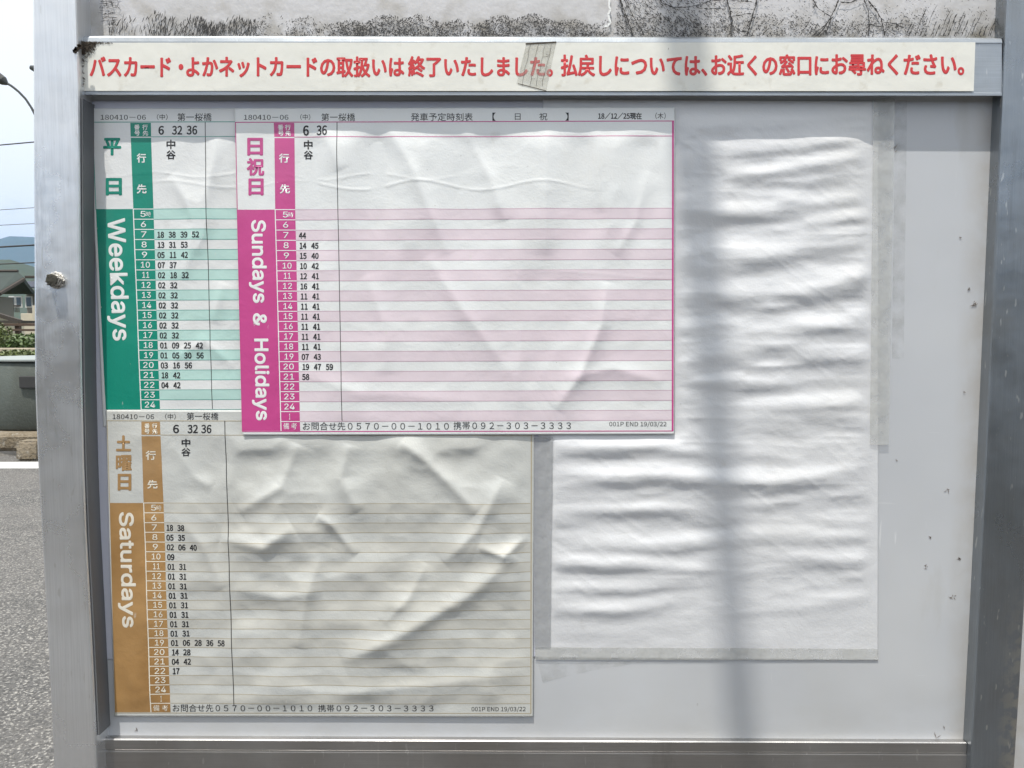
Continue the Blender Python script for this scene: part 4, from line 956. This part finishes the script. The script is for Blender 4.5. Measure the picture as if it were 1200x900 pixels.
# wires and street lamps
wm = Mat('wire', (.03, .03, .035), .6).m
for k, (ya, yb, Y, lab) in enumerate([(170, 166.6, 30, 'highest thin overhead cable crossing the sky'), (246, 243.5, 34, 'second overhead cable from the top, just above the mountain'), (264, 262, 34, 'faint overhead cable, third from the top'), (289.5, 287.3, 26, 'thick overhead cable crossing the blue mountain'), (309.5, 307.8, 30, 'lowest overhead cable crossing the green hill')]):
    a = V(0, ya, Y); b = V(38, yb, Y); d = b - a; r_ = .012 if k in (1, 2) else (.022 if k != 3 else .028)
    pts = [a + d * t for t in (-6, -2, 0, 1, 3, 8, 16)]
    mb = MB(); mb.tube(pts, r_, 6); o = mb.build('overhead_cable', wm, None, loc=tuple(a)); tag(o, lab, 'cable', 'overhead cables')
lampm = Mat('lamp_metal', (.05, .055, .055), .5, .3).m; lensm = Mat('lamp_lens', (.5, .5, .48), .3).m
def lamp(px, py, Y, label):
    tip = V(px, py, Y); k = Y / 940
    pole_x = tip.x + 62 * k; r = thing('street_lamp', (pole_x, Y, 0), label, 'street lamp', 'street lamps beyond the road')
    e = [tip + Vector((a * k, 0, -b * k)) for a, b in ((4, 0), (14, 6), (22, 12.5), (30, 21), (37, 32), (46, 50), (56, 80), (62, 120))]
    mb = MB(); mb.tube(e, [.022] * 5 + [.03, .04, .05], 8); mb.build('arm', lampm, r)
    mb = MB(); mb.tube([(pole_x, Y, 0), e[-1]], [.09, .055], 12); mb.build('pole', lampm, r)
    mb = MB(); mb.tube([tip + Vector((8.5 * k, 0, -3.4 * k)), tip + Vector((4 * k, 0, .2 * k)), tip + Vector((-5 * k, 0, 5.5 * k)), tip + Vector((-16 * k, 0, 9 * k))], [.03, .085, .11, .05], 12)
    hd = mb.build('lamp_head', lampm, r)
    mb = MB(); c = tip + Vector((-5 * k, 0, -1.4 * k)); mb.lathe(c, [(.05, -.02), (.1, 0), (.11, .03)], 12); mb.build('lens', lensm, hd)
lamp(0, 95, 15, 'street lamp with curved arm whose dark head meets the left edge of the photo')
lamp(52, 88, 19, 'farther street lamp, only its head tip showing beside the post')

# ================================================================== PARKED CAR at the right, mostly behind the board
cy0 = 1.62
car = thing('parked_car', (3.1, cy0 + .8, 0), 'white parked car whose lower body shows past the right post', 'car')
paint = Mat('white_car_paint', (.78, .79, .80), .25, 0, .5, 1, .05).m; tyre = Mat('tyre_rubber', (.02, .02, .02), .85).m; rimm = Mat('wheel_rim', (.5, .5, .52), .3, .9).m
side = [(1.12, .36), (1.10, .62), (1.16, .82), (1.30, .92), (2.05, 1.02), (2.55, 1.46), (2.75, 1.53), (4.1, 1.55), (4.45, 1.50), (4.70, 1.05), (4.78, .80), (4.76, .38)]
mb = MB(); bm = bmesh.new(); Wd = 1.62; secs = [(0, .93), (.05, .985), (.14, 1.0), (Wd - .14, 1.0), (Wd - .05, .985), (Wd, .93)]
rings = []
cxm, czm = 2.95, .85
for (yo, sc_) in secs:
    rings.append([bm.verts.new((cxm + (x - cxm) * (1 - (1 - sc_) * .5), cy0 + yo + (.16 * max(0, z - .95) / .6) * (1 if yo < Wd / 2 else -1), czm + (z - czm) * (sc_ if z > .5 else 1))) for x, z in side])
n = len(side)
for i in range(len(rings) - 1):
    for k in range(n): bm.faces.new((rings[i][k], rings[i + 1][k], rings[i + 1][(k + 1) % n], rings[i][(k + 1) % n]))
bm.faces.new(rings[0]); bm.faces.new(list(reversed(rings[-1])))
mb.bm(bm); mb.build('body', paint, car)
def inset(yo): return cy0 + yo
for nm, poly_ in (('side_window', [(2.25, 1.06), (2.62, 1.42), (3.35, 1.45), (3.35, 1.06)]), ('side_window', [(3.42, 1.06), (3.42, 1.45), (4.1, 1.46), (4.45, 1.07)])):
    v = [(x, cy0 + .16 * (z - .95) / .6 - .012, z) for x, z in poly_]; v2 = [(x, y + .02, z) for x, y, z in v]
    mb = MB(); mb.add(v + v2, [(0, 1, 2, 3), (7, 6, 5, 4)] + [(i, i + 4, (i + 1) % 4 + 4, (i + 1) % 4) for i in range(4)]); mb.build(nm, glass, car)
for x in (1.85, 4.05):
    for yy_ in (cy0 + .02, cy0 + Wd - .2):
        mb = MB(); mb.lathe((x, yy_, .29), [(.18, 0), (.27, -.005), (.29, .03), (.29, .15), (.27, .18)], 28, 'Y'); w_ = mb.build('wheel', tyre, car)
        mb = MB(); mb.lathe((x, yy_ - .012, .29), [(.05, -.01), (.16, 0), (.18, .02)], 20, 'Y'); mb.build('rim', rimm, w_)
for yy_ in (.25, Wd - .45):
    mb = MB(); mb.box((1.09, cy0 + yy_, .68), (1.2, cy0 + yy_ + .24, .82), .03); mb.build('headlight', lensm, car)
mb = MB(); mb.box((1.2, cy0 + .02, .27), (4.7, cy0 + Wd - .02, .355), .02); mb.build('sill', tyre, car)

# ================================================================== HAZE
hz = bpy.data.materials.new('haze'); hz.use_nodes = True; t = hz.node_tree; t.nodes.remove(t.nodes['Principled BSDF'])
pvn = t.nodes.new('ShaderNodeVolumePrincipled'); pvn.inputs['Color'].default_value = (.36, .60, 1, 1); pvn.inputs['Density'].default_value = .000105
t.links.new(pvn.outputs[0], t.nodes['Material Output'].inputs['Volume'])
mb = MB(); mb.box((-9500, -9500, -3), (9500, 9500, 900)); tag(mb.build('haze', hz), kind='stuff')
